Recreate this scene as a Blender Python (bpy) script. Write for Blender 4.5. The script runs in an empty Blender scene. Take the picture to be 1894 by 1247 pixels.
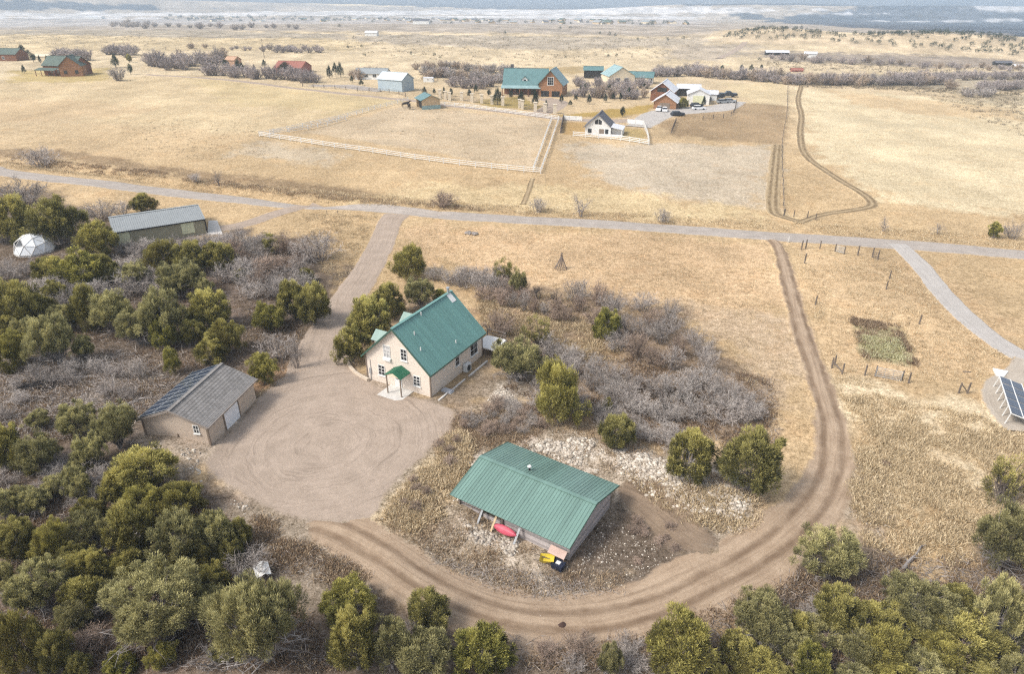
import bpy, math, random
import numpy as np
from mathutils import Vector, Matrix

sc = bpy.context.scene
COL = sc.collection
R = math.radians
random.seed(7)
RNG = np.random.default_rng(11)

# ------------------------------------------------------------------ camera model
CAM_H, PITCH, FPX, CX, CY = 40.0, R(27.3), 1262.7, 947.0, 623.5
CP, SP = math.cos(PITCH), math.sin(PITCH)

def rays(px, py):
    a = (np.asarray(px, float) - CX) / FPX
    u = -(np.asarray(py, float) - CY) / FPX
    return a, CP + u * SP, -SP + u * CP

def smooth(e0, e1, x):
    t = np.clip((x - e0) / (e1 - e0), 0, 1)
    return t * t * (3 - 2 * t)

def _h(ix, iy, seed):
    n = (ix.astype(np.int64) * 374761393 + iy.astype(np.int64) * 668265263 + seed * 982451653) & 0x7fffffff
    n = ((n ^ (n >> 13)) * 1274126177) & 0x7fffffff
    n = n ^ (n >> 16)
    return (n & 0xffff) / 65535.0

def vnoise(x, y, seed=0):
    x = np.asarray(x, float); y = np.asarray(y, float)
    ix = np.floor(x); iy = np.floor(y)
    fx = x - ix; fy = y - iy
    fx = fx * fx * (3 - 2 * fx); fy = fy * fy * (3 - 2 * fy)
    a = _h(ix, iy, seed); b = _h(ix + 1, iy, seed); c = _h(ix, iy + 1, seed); d = _h(ix + 1, iy + 1, seed)
    return (a + (b - a) * fx) * (1 - fy) + (c + (d - c) * fx) * fy

def fbm(x, y, seed=0, o=4):
    s = 0; amp = 0.5; tot = 0
    for k in range(o):
        s = s + amp * vnoise(x * 2 ** k + 17.3 * k, y * 2 ** k - 9.1 * k, seed + k); tot += amp; amp *= 0.5
    return s / tot

def bump(x, y, cx, cy, sx, sy, rot=0.0):
    dx = x - cx; dy = y - cy
    c, s = math.cos(rot), math.sin(rot)
    u = dx * c + dy * s; v = -dx * s + dy * c
    return np.exp(-0.5 * ((u / sx) ** 2 + (v / sy) ** 2))

def seg_dist(x, y, pts):
    d = np.full(np.shape(x), 1e9)
    for (x0, y0), (x1, y1) in zip(pts[:-1], pts[1:]):
        vx, vy = x1 - x0, y1 - y0
        t = np.clip(((x - x0) * vx + (y - y0) * vy) / (vx * vx + vy * vy + 1e-9), 0, 1)
        d = np.minimum(d, np.hypot(x - x0 - t * vx, y - y0 - t * vy))
    return d

def flat(px, py, z=0.0):
    a, b, c = rays(px, py)
    t = (z - CAM_H) / c
    return a * t, b * t

DITCH = [tuple(float(v) for v in flat(*p)) for p in [(-60, 286), (40, 298), (300, 337), (560, 372), (800, 392)]]

def hgt(x, y):
    x = np.asarray(x, float); y = np.asarray(y, float)
    r = np.hypot(x, y)
    z = -50.0 * smooth(450, 2600, r)
    az = np.arctan2(x, np.maximum(y, 1e-3))
    z = z + (190 + 120 * fbm(az * 9, r / 2500, 31)) * smooth(4000, 7600, r + 900 * az)
    z = z + 7.6 * bump(x, y, 230, 661, 42, 60) + 7.6 * bump(x, y, 322, 560, 66, 55)
    z = z + 2.5 * bump(x, y, 420, 560, 60, 60)
    z = z + 34 * bump(x, y, 1420, 2300, 620, 190, R(-20)) + 26 * bump(x, y, 1050, 2900, 420, 160, R(-10)) + 44 * bump(x, y, -2000, 3000, 800, 260, R(25)) + 14 * bump(x, y, 620, 2700, 260, 120, R(-8))
    w = smooth(34, 50, r) * (1 - smooth(300, 600, r))
    z = z + (fbm(x / 23, y / 23, 5, 3) - 0.5) * 0.7 * w
    # pad where the barn stands, lower than the gravel yard
    db = np.hypot((x - 2.2) / 1.0, (y - 45.5) / 0.85)
    z = z - 1.0 * (1 - smooth(8.5, 14.5, db))
    z = z + 0.9 * bump(x, y, -33, 53, 4, 5)
    # rubble spoil heap behind the barn
    z = z + 0.9 * bump(x, y, 9.5, 52.5, 7.5, 1.5, R(-28)) + 0.5 * bump(x, y, 19, 46, 3.0, 2.0, R(-40))
    z = z + 0.7 * bump(x, y, -5.5, 50.5, 2.0, 4.5, R(-20))
    near = (r > 60) & (r < 400)
    if np.any(near):
        dd = np.full(r.shape, 99.0)
        dd[near] = seg_dist(x[near], y[near], DITCH)
        z = z - 0.9 * np.exp(-(dd / 1.8) ** 2) * near
    # level ground under the yard, the house and the garage
    yard = np.minimum(np.hypot((x + 14) / 17, (y - 54) / 15), np.hypot((x + 8) / 9, (y - 70) / 9))
    lev = 1 - smooth(0.75, 1.15, yard)
    return z * (1 - lev * 0.75)

def at(px, py):
    """ground points seen at photo pixels (arrays or scalars)"""
    px = np.atleast_1d(np.asarray(px, float)); py = np.atleast_1d(np.asarray(py, float))
    a, b, c = rays(px, py)
    t = np.geomspace(12, 14000, 260)
    Z = CAM_H + c[:, None] * t[None]
    G = hgt(a[:, None] * t[None], b[:, None] * t[None])
    below = Z < G
    i = np.where(below.any(1), below.argmax(1), len(t) - 1)
    lo = t[np.maximum(i - 1, 0)]; hi = t[i]
    for _ in range(26):
        m = 0.5 * (lo + hi)
        bl = (CAM_H + c * m) < hgt(a * m, b * m)
        hi = np.where(bl, m, hi); lo = np.where(bl, lo, m)
    x, y = a * hi, b * hi
    return np.stack([x, y, hgt(x, y)], 1)

def pt(px, py):
    return at(px, py)[0]

def at_z(px, py, z):
    x, y = flat(px, py, z)
    return np.array([float(x), float(y)])

def slant(p):
    """distance along the view axis"""
    return p[1] * CP + (CAM_H - p[2]) * SP

# ------------------------------------------------------------------ scene helpers
def props(o, label=None, cat=None, group=None, kind=None):
    if label: o['label'] = label
    if cat: o['category'] = cat
    if group: o['group'] = group
    if kind: o['kind'] = kind
    return o

def obj(name, me, parent=None, loc=None, rz=0.0, **kw):
    o = bpy.data.objects.new(name, me)
    COL.objects.link(o)
    if parent is not None: o.parent = parent
    if loc is not None: o.location = [float(v) for v in loc]
    if rz: o.rotation_euler = (0, 0, rz)
    return props(o, **kw)

def empty(name, loc, rz=0.0, **kw):
    o = obj(name, None, None, loc, rz, **kw)
    o.empty_display_size = 0.3
    return o

def raw_mesh(name, V, F, mat, attrs=None, smooth_faces=False):
    """mesh from numpy arrays, all faces of one size"""
    V = np.asarray(V, np.float32); F = np.asarray(F, np.int32)
    me = bpy.data.meshes.new(name)
    n, k = F.shape
    me.vertices.add(len(V)); me.vertices.foreach_set('co', V.ravel())
    me.loops.add(n * k); me.loops.foreach_set('vertex_index', F.ravel())
    me.polygons.add(n)
    me.polygons.foreach_set('loop_start', np.arange(0, n * k, k, dtype=np.int32))
    me.polygons.foreach_set('loop_total', np.full(n, k, dtype=np.int32))
    if smooth_faces: me.polygons.foreach_set('use_smooth', np.ones(n, bool))
    if isinstance(mat, (list, tuple)):
        for m in mat: me.materials.append(m)
    else:
        me.materials.append(mat)
    for an, (dom, typ, data) in (attrs or {}).items():
        at_ = me.attributes.new(an, typ, dom)
        if typ == 'FLOAT': at_.data.foreach_set('value', np.asarray(data, np.float32).ravel())
        elif typ == 'FLOAT_COLOR': at_.data.foreach_set('color', np.asarray(data, np.float32).ravel())
        elif typ == 'FLOAT_VECTOR': at_.data.foreach_set('vector', np.asarray(data, np.float32).ravel())
    me.update(calc_edges=True)
    return me

class MB:
    def __init__(s): s.v = []; s.f = []; s.mi = []; s.cur = 0
    def add(s, vs, fs):
        b = len(s.v); s.v += [tuple(map(float, v)) for v in vs]
        for f in fs: s.f.append(tuple(i + b for i in f)); s.mi.append(s.cur)
        return s
    def box(s, x0, x1, y0, y1, z0, z1):
        v = [(x, y, z) for z in (z0, z1) for y in (y0, y1) for x in (x0, x1)]
        return s.add(v, [(0, 2, 3, 1), (4, 5, 7, 6), (0, 1, 5, 4), (2, 6, 7, 3), (0, 4, 6, 2), (1, 3, 7, 5)])
    def prism_y(s, poly, y0, y1):
        n = len(poly)
        v = [(x, y0, z) for x, z in poly] + [(x, y1, z) for x, z in poly]
        f = [tuple(range(n)), tuple(range(2 * n - 1, n - 1, -1))]
        f += [(i, i + n, (i + 1) % n + n, (i + 1) % n) for i in range(n)]
        return s.add(v, f)
    def slab(s, q, t):
        """quad q (4 pts) thickened downwards along its normal by t"""
        q = [Vector(p) for p in q]
        n = (q[1] - q[0]).cross(q[3] - q[0]).normalized() * t
        v = q + [p - n for p in q]
        return s.add(v, [(0, 1, 2, 3), (7, 6, 5, 4), (0, 4, 5, 1), (1, 5, 6, 2), (2, 6, 7, 3), (3, 7, 4, 0)])
    def beam(s, a, b, w, h=None):
        a = Vector(a); b = Vector(b); h = h or w
        d = (b - a).normalized()
        u = d.cross(Vector((0, 0, 1)))
        if u.length < 1e-3: u = Vector((1, 0, 0))
        u.normalize(); k = u.cross(d).normalized()
        v = [p + u * sx * w / 2 + k * sz * h / 2 for p in (a, b) for sx, sz in ((-1, -1), (1, -1), (1, 1), (-1, 1))]
        return s.add(v, [(3, 2, 1, 0), (4, 5, 6, 7), (0, 1, 5, 4), (1, 2, 6, 5), (2, 3, 7, 6), (3, 0, 4, 7)])
    def tube(s, pts, rad, n=6):
        pts = [Vector(p) for p in pts]
        if not hasattr(rad, '__len__'): rad = [rad] * len(pts)
        rings = []
        for i, p in enumerate(pts):
            d = (pts[min(i + 1, len(pts) - 1)] - pts[max(i - 1, 0)]).normalized()
            u = d.cross(Vector((0.13, 0.31, 0.94)))
            if u.length < 1e-2: u = d.cross(Vector((1, 0, 0)))
            u.normalize(); w = d.cross(u)
            rings.append([p + (u * math.cos(a) + w * math.sin(a)) * rad[i] for a in [2 * math.pi * k / n for k in range(n)]])
        v = [q for r_ in rings for q in r_]
        f = [(i * n + k, i * n + (k + 1) % n, (i + 1) * n + (k + 1) % n, (i + 1) * n + k) for i in range(len(pts) - 1) for k in range(n)]
        f += [tuple(range(n - 1, -1, -1)), tuple(range((len(pts) - 1) * n, len(pts) * n))]
        return s.add(v, f)
    def mesh(s, name, mat):
        me = bpy.data.meshes.new(name); me.from_pydata(s.v, [], s.f)
        for m in (mat if isinstance(mat, (list, tuple)) else [mat]): me.materials.append(m)
        if any(s.mi): me.polygons.foreach_set('material_index', s.mi)
        me.update(); return me
    def build(s, name, mat, parent=None, loc=None, rz=0.0, **kw):
        return obj(name, s.mesh(name, mat), parent, loc, rz, **kw)

# ------------------------------------------------------------------ materials
class NT:
    def __init__(s, name):
        s.m = bpy.data.materials.new(name); s.m.use_nodes = True
        s.t = s.m.node_tree; s.t.nodes.clear()
        s.out = s.n('ShaderNodeOutputMaterial')
    def n(s, typ, **kw):
        nd = s.t.nodes.new(typ)
        for k, v in kw.items():
            if hasattr(nd, k) and k not in ('Scale',): setattr(nd, k, v)
        return nd
    def l(s, a, b): s.t.links.new(a, b)
    def val(s, sock, v):
        if isinstance(v, bpy.types.NodeSocket): s.l(v, sock)
        else: sock.default_value = v
    def math(s, op, a, b=0.0, c=None, clamp=False):
        nd = s.n('ShaderNodeMath', operation=op); nd.use_clamp = clamp
        s.val(nd.inputs[0], a); s.val(nd.inputs[1], b)
        if c is not None: s.val(nd.inputs[2], c)
        return nd.outputs[0]
    def mix(s, f, a, b, blend='MIX'):
        nd = s.n('ShaderNodeMix', data_type='RGBA', blend_type=blend)
        s.val(nd.inputs[0], f)
        s.val(nd.inputs[6], a if isinstance(a, bpy.types.NodeSocket) else (*a[:3], 1))
        s.val(nd.inputs[7], b if isinstance(b, bpy.types.NodeSocket) else (*b[:3], 1))
        return nd.outputs[2]
    def noise(s, vec, scale, detail=3.0, rough=0.55, dist=0.0):
        nd = s.n('ShaderNodeTexNoise')
        s.l(vec, nd.inputs['Vector'])
        nd.inputs['Scale'].default_value = scale; nd.inputs['Detail'].default_value = detail
        nd.inputs['Roughness'].default_value = rough; nd.inputs['Distortion'].default_value = dist
        return nd.outputs[0]
    def remap(s, v, a, b, c=0.0, d=1.0, clamp=True):
        nd = s.n('ShaderNodeMapRange'); nd.clamp = clamp
        s.l(v, nd.inputs[0])
        for i, q in enumerate((a, b, c, d)): nd.inputs[i + 1].default_value = q
        return nd.outputs[0]
    def attr(s, name): return s.n('ShaderNodeAttribute', attribute_name=name)
    def obj_co(s): return s.n('ShaderNodeTexCoord').outputs['Object']
    def pos(s): return s.n('ShaderNodeNewGeometry').outputs['Position']
    def rand(s): return s.n('ShaderNodeObjectInfo').outputs['Random']
    def bump(s, h, strength=0.3, dist=0.05):
        nd = s.n('ShaderNodeBump'); s.l(h, nd.inputs['Height'])
        nd.inputs['Strength'].default_value = strength; nd.inputs['Distance'].default_value = dist
        return nd.outputs[0]
    def scale(s, vec, xyz):
        nd = s.n('ShaderNodeMapping'); s.l(vec, nd.inputs[0]); nd.inputs['Scale'].default_value = xyz
        return nd.outputs[0]
    def principled(s, col, rough=0.85, spec=0.25, metal=0.0, normal=None):
        nd = s.n('ShaderNodeBsdfPrincipled')
        s.val(nd.inputs['Base Color'], col if isinstance(col, bpy.types.NodeSocket) else (*col[:3], 1))
        s.val(nd.inputs['Roughness'], rough); nd.inputs['Specular IOR Level'].default_value = spec
        s.val(nd.inputs['Metallic'], metal)
        if normal is not None: s.l(normal, nd.inputs['Normal'])
        s.l(nd.outputs[0], s.out.inputs[0]); return nd

def simple(name, col, col2=None, scale=1.5, rough=0.8, spec=0.25, var=0.18, stretch=(1, 1, 1), metal=0.0, bumpy=0.0, detail=4.0):
    t = NT(name)
    co = t.scale(t.obj_co(), stretch)
    nz = t.noise(co, scale, detail)
    a = [c * (1 - var) for c in col]; b = col2 or [min(c * (1 + var), 0.95) for c in col]
    c = t.mix(t.remap(nz, 0.3, 0.7), a, b)
    t.principled(c, rough, spec, metal, t.bump(nz, bumpy, 0.03) if bumpy else None)
    return t.m

def siding(name, col, pitch=0.2, var=0.1, rough=0.75, depth=0.5, axis=2, gap=0.45):
    """horizontal boards: thin darker joints and board to board tone, along object Z"""
    t = NT(name)
    co = t.obj_co(); sep = t.n('ShaderNodeSeparateXYZ'); t.l(co, sep.inputs[0])
    z = t.math('DIVIDE', sep.outputs[axis], pitch)
    fr = t.math('FRACT', z); fl = t.math('FLOOR', z)
    wn = t.n('ShaderNodeTexWhiteNoise', noise_dimensions='1D'); t.l(fl, wn.inputs['W'])
    big = t.noise(co, 0.6, 4); fine = t.noise(t.scale(co, (1, 1, 6)), 3.0, 4)
    tone = t.math('ADD', t.math('MULTIPLY', wn.outputs[0], 0.4), t.math('ADD', t.math('MULTIPLY', big, 0.5), t.math('MULTIPLY', fine, 0.4)))
    c = t.mix(t.remap(tone, 0.3, 0.95), [k * (1 - var) for k in col], [min(k * (1 + var), .95) for k in col])
    line = t.remap(fr, 0.0, 0.12, gap, 1.0)
    mul = t.n('ShaderNodeCombineColor')
    for i in range(3): t.l(line, mul.inputs[i])
    c = t.mix(1.0, c, mul.outputs[0], 'MULTIPLY')
    t.principled(c, rough, 0.25, 0, t.bump(fr, depth, 0.03))
    return t.m

# ------------------------------------------------------------------ what grows where: ground colours
def poly_sd(x, y, P):
    """signed distance (negative inside) to polygon P (n,2)"""
    d = np.full(x.shape, 1e18); inside = np.zeros(x.shape, bool)
    n = len(P)
    for i in range(n):
        ax, ay = P[i]; bx, by = P[(i + 1) % n]
        vx, vy = bx - ax, by - ay
        t = np.clip(((x - ax) * vx + (y - ay) * vy) / (vx * vx + vy * vy + 1e-12), 0, 1)
        d = np.minimum(d, (x - ax - t * vx) ** 2 + (y - ay - t * vy) ** 2)
        c = ((ay > y) != (by > y)) & (x < (bx - ax) * (y - ay) / (by - ay + 1e-12) + ax)
        inside ^= c
    d = np.sqrt(d)
    return np.where(inside, -d, d)

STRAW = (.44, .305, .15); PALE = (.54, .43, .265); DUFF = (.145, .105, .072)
ZONES = []   # (world polygon, colour, edge width, grain, strength)
def zone(px, col, edge=1.0, grain=1.0, k=1.0):
    P = at([p[0] for p in px], [p[1] for p in px])[:, :2]
    ZONES.append((P, col, edge, grain, k))

# far country
zone([(-400, 2), (-400, 60), (300, 57), (900, 60), (1330, 62), (2300, 85), (2300, 2)], (.33, .27, .205), 60, .9)
zone([(-400, 62), (300, 55), (700, 64), (500, 76), (100, 66), (-400, 74)], (.33, .27, .19), 15, .8)
zone([(-400, 64), (-400, 100), (250, 94), (640, 92), (700, 72), (300, 68)], (.48, .365, .20), 12, .8)
zone([(640, 62), (1330, 66), (1290, 84), (1000, 92), (760, 82), (620, 72)], (.37, .30, .21), 14, .9)
zone([(1380, 94), (1600, 98), (1894, 108), (2300, 122), (2300, 140), (1894, 128), (1600, 120), (1420, 112)], (.22, .175, .14), 9, 1.2, .85)
zone([(1230, 85), (1390, 80), (1400, 92), (1330, 112), (1230, 108)], (.38, .305, .215), 8, .9)
zone([(1420, 150), (1894, 170), (2200, 190), (2200, 130), (1700, 135), (1450, 140)], (.34, .275, .18), 8, 1.2)
zone([(1760, 168), (1894, 172), (2100, 180), (2100, 250), (1894, 215), (1800, 190)], (.33, .27, .17), 6, 1.3, .7)
# hillocks with scattered junipers
zone([(1300, 70), (1380, 52), (1440, 48), (1520, 58), (1560, 70), (1480, 82), (1330, 80)], (.50, .38, .23), 8, .8)
zone([(1480, 82), (1580, 65), (1740, 55), (1850, 68), (1990, 95), (1894, 112), (1700, 96)], (.50, .38, .23), 8, .8)
# pale valley streaks and dark wooded benches far off, painted with haze blue
zone([(1420, 30), (1560, 16), (1680, 2), (2200, -6), (2200, 70), (1850, 62), (1640, 54), (1440, 42)], (.05, .065, .09), 35, .9, .95)
zone([(-600, 30), (300, 33), (1300, 37), (1300, 48), (300, 46), (-600, 44)], (.36, .315, .275), 35, .9, .9)
for q in ([(-300, 19), (300, 23), (900, 17), (1400, 15), (1560, 17), (1300, 24), (900, 27), (300, 29), (-300, 30)],
          [(640, 30), (1000, 27), (1300, 30), (1290, 36), (900, 34)],
          [(1450, 23), (1640, 24), (1600, 27), (1450, 26)], [(1600, 38), (1894, 35), (1894, 38), (1640, 40)],
          [(1780, 14), (1960, 8), (1960, 24), (1830, 20)], [(-300, 27), (120, 30), (300, 33), (-300, 33)]):
    zone(q, (.60, .575, .56), 40, .5, .6)
for q in ([(-600, -60), (947, -60), (2500, -60), (2500, 4), (1300, 9), (700, 8), (-600, 3)], [(-300, -2), (60, 2), (200, 8), (360, 16), (150, 17), (-300, 18)], [(1460, 28), (1540, 27), (1560, 37), (1480, 40)],
          [(1600, 14), (1700, 5), (1950, 2), (1950, 10), (1740, 20), (1620, 21)], [(1560, 29), (1690, 29), (1720, 33), (1560, 35)],
          [(1680, 44), (1800, 42), (1990, 46), (1990, 56), (1760, 54)], [(1370, 26), (1420, 28), (1400, 36), (1370, 34)],
          [(1840, 62), (1990, 60), (1990, 72), (1870, 70)], [(1780, 24), (1990, 26), (1990, 31), (1800, 30)]):
    zone(q, (.035, .048, .07), 35, .9, .95)
# fields in the middle distance
zone([(-300, 190), (-300, 145), (60, 150), (300, 140), (620, 165), (740, 190), (480, 248), (200, 225)], (.50, .375, .205), 5, .9)
zone([(340, 140), (600, 168), (740, 185), (620, 210), (420, 190)], (.49, .37, .185), 6, .7)
zone([(-300, 175), (150, 185), (300, 205), (100, 222), (-300, 222)], (.46, .32, .17), 6, .8, .6)
zone([(560, 245), (745, 195), (810, 202), (1020, 222), (992, 312)], (.44, .33, .20), 1.5, .9)
zone([(1040, 265), (1200, 268), (1430, 270), (1420, 385), (1240, 372), (1080, 330)], (.44, .36, .255), 4, .9, .85)
zone([(480, 258), (640, 285), (600, 305), (430, 285)], (.43, .36, .26), 4, .9, .6)
zone([(1215, 226), (1330, 195), (1392, 190), (1456, 196), (1452, 266), (1330, 262), (1240, 246)], (.305, .205, .105), 2, .9, .9)
zone([(1470, 160), (1894, 195), (2300, 225), (2300, 420), (1894, 400), (1640, 372), (1500, 290)], (.55, .435, .255), 4, .9)
zone([(1500, 205), (1894, 240), (2200, 250), (2200, 275), (1894, 262), (1520, 232)], (.56, .45, .27), 6, .6, .7)
zone([(1520, 165), (1894, 205), (1894, 225), (1600, 200)], (.48, .33, .165), 5, .7, .7)
zone([(1330, 155), (1456, 152), (1454, 195), (1390, 190)], (.52, .40, .22), 3, .7)
# lawns by the log mansion and the white cottage
zone([(1035, 214), (1170, 198), (1210, 192), (1200, 210), (1120, 218)], (.36, .235, .05), 1.5, .6)
zone([(880, 185), (960, 178), (1020, 205), (900, 197)], (.32, .23, .07), 1.5, .8)
zone([(1042, 226), (1082, 226), (1086, 248), (1042, 248)], (.40, .25, .085), .8, .6)
zone([(1144, 236), (1192, 238), (1196, 262), (1148, 256)], (.38, .27, .10), .8, .6)
zone([(1000, 125), (1080, 122), (1080, 136), (1010, 135)], (.38, .27, .12), 5, .6)
zone([(20, 130), (200, 126), (200, 150), (20, 152)], (.42, .31, .12), 4, .7)
# road verge and ditch
zone([(-300, 278), (100, 292), (300, 322), (560, 357), (820, 386), (1000, 400), (980, 392), (820, 368), (560, 338), (300, 306), (100, 276)], (.235, .155, .08), 2.0, 1.3, .8)
zone([(600, 375), (1000, 395), (1430, 410), (1430, 396), (1100, 345), (820, 340)], (.51, .375, .19), 4, 1.1)
zone([(720, 410), (1430, 448), (1450, 560), (1400, 640), (1200, 570), (900, 510), (745, 480)], (.50, .335, .175), 4, 1.0)
zone([(1220, 570), (1440, 585), (1500, 680), (1440, 800), (1340, 640)], (.44, .32, .20), 3, 1.0, .8)
zone([(1470, 460), (1700, 480), (1894, 610), (1894, 690), (1560, 720), (1500, 600)], (.50, .34, .175), 3, 1.0, .8)
zone([(1560, 700), (1894, 760), (1894, 940), (1620, 1000), (1570, 860)], (.56, .43, .255), 4, 1.2)
zone([(1560, 860), (1640, 920), (1700, 1080), (1560, 1000)], (.26, .195, .135), 3, 1.1, .8)
# worn ground round the yard, the garage and the house
zone([(250, 800), (290, 850), (340, 880), (380, 880), (440, 930), (560, 985), (700, 975), (800, 870), (860, 770), (800, 735), (660, 690), (640, 665), (560, 665), (470, 735)], (.33, .262, .20), 2.0, 1.2, .9)
zone([(795, 740), (905, 665), (935, 690), (930, 720), (850, 780)], (.27, .20, .135), 1.6, 1.3, .9)
zone([(640, 640), (700, 560), (840, 540), (900, 600), (900, 650), (680, 660)], (.30, .21, .125), 2, 1.2, .8)
# vegetable patch
zone([(1574, 590), (1662, 606), (1698, 678), (1600, 665)], (.25, .205, .10), .8, 1.6)
zone([(1592, 625), (1662, 632), (1672, 668), (1610, 655)], (.44, .39, .20), 1.0, 1.6, .8)
# woodland floor
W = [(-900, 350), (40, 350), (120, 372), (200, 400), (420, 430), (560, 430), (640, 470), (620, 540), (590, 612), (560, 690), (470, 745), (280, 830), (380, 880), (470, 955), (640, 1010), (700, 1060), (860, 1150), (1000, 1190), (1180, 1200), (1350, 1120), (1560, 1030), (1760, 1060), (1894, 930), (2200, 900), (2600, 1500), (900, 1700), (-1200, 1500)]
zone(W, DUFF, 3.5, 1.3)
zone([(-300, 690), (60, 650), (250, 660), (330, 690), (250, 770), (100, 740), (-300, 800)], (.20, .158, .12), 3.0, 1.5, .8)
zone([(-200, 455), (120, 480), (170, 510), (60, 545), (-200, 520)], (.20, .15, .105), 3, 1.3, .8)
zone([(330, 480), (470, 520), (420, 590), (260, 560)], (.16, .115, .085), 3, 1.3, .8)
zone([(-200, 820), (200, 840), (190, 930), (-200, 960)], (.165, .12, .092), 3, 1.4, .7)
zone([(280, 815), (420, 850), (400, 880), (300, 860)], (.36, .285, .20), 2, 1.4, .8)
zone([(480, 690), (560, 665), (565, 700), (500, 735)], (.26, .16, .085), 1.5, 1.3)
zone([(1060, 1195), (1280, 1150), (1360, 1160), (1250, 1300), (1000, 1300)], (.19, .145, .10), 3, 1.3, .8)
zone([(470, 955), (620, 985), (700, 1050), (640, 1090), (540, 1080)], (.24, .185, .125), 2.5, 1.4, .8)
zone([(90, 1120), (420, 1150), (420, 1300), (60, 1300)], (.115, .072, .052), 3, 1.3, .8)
# scrub east of the green-roofed house
zone([(880, 560), (1060, 540), (1230, 570), (1340, 640), (1445, 760), (1430, 830), (1240, 830), (1080, 790), (930, 720), (900, 640)], (.21, .145, .09), 3, 1.3, .9)
zone([(890, 545), (1060, 555), (1080, 600), (960, 620), (880, 610)], (.32, .215, .12), 3, 1.2, .8)
zone([(1010, 630), (1130, 625), (1190, 680), (1120, 690)], (.31, .20, .10), 2, 1.2, .7)
# around the barn
zone([(850, 770), (930, 700), (1010, 770), (1190, 810), (1420, 930), (1400, 1000), (1300, 1030), (1160, 1130), (960, 1110), (760, 1040), (690, 960), (760, 860)], (.30, .235, .165), 2.5, 1.7, .95)
zone([(840, 775), (990, 750), (1010, 800), (900, 820), (810, 860)], (.23, .14, .085), 2, 1.5, .8)
zone([(700, 955), (770, 855), (850, 800), (850, 870), (800, 940), (760, 985)], (.47, .355, .205), 2, 1.5, .9)
zone([(1140, 905), (1260, 960), (1310, 1010), (1190, 1100), (1060, 1060), (1100, 980)], (.125, .09, .062), 2.5, 1.1, .9)
zone([(840, 850), (990, 815), (1100, 812), (1240, 855), (1390, 925), (1370, 960), (1260, 945), (1150, 895), (1000, 830), (880, 870)], (.56, .48, .39), 1.6, 1.5, .85)
zone([(900, 740), (930, 715), (950, 740), (1000, 790), (960, 770)], (.55, .47, .38), 1.0, 1.5, .7)
zone([(860, 970), (960, 1000), (950, 1025), (880, 1005)], (.45, .37, .28), 1.2, 1.5, .8)

def ground_colour(x, y):
    """albedo and grain of the open ground"""
    x = np.asarray(x, float); y = np.asarray(y, float)
    r = np.hypot(x, y)
    n0 = fbm(x / 60, y / 60, 3, 4)[..., None]; n1 = fbm(x / 9, y / 9, 8, 4)[..., None]
    c = np.array(STRAW) * (1 - n0) * 1.0 + np.array((.44, .30, .15)) * n0
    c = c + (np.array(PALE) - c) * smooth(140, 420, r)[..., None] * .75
    g = np.full(x.shape, 1.0)
    wob = np.stack([fbm(x / 5, y / 5, 21, 4), fbm(x / 5, y / 5, 22, 4)], -1) - .5
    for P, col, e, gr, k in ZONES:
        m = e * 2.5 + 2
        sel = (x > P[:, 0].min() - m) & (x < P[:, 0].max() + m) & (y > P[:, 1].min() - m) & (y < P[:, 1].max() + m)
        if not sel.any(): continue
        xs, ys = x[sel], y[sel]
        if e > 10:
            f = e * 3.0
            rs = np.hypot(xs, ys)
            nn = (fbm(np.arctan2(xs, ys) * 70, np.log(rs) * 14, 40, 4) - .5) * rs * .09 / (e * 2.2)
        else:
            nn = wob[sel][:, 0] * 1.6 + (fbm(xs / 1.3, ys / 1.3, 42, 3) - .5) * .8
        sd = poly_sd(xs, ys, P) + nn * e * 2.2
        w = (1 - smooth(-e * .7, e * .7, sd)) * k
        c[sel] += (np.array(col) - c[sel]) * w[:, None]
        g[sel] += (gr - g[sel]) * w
    c = c * (0.80 + 0.40 * n1)
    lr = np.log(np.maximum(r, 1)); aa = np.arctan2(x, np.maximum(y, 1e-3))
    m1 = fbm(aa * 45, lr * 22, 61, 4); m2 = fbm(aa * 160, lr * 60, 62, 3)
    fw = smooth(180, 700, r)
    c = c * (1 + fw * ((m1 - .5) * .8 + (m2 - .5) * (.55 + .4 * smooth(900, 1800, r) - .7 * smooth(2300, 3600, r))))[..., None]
    c = (c * .86 + c.mean(-1, keepdims=True) * .14) * 1.03
    return np.clip(c, .01, .8), g

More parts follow.
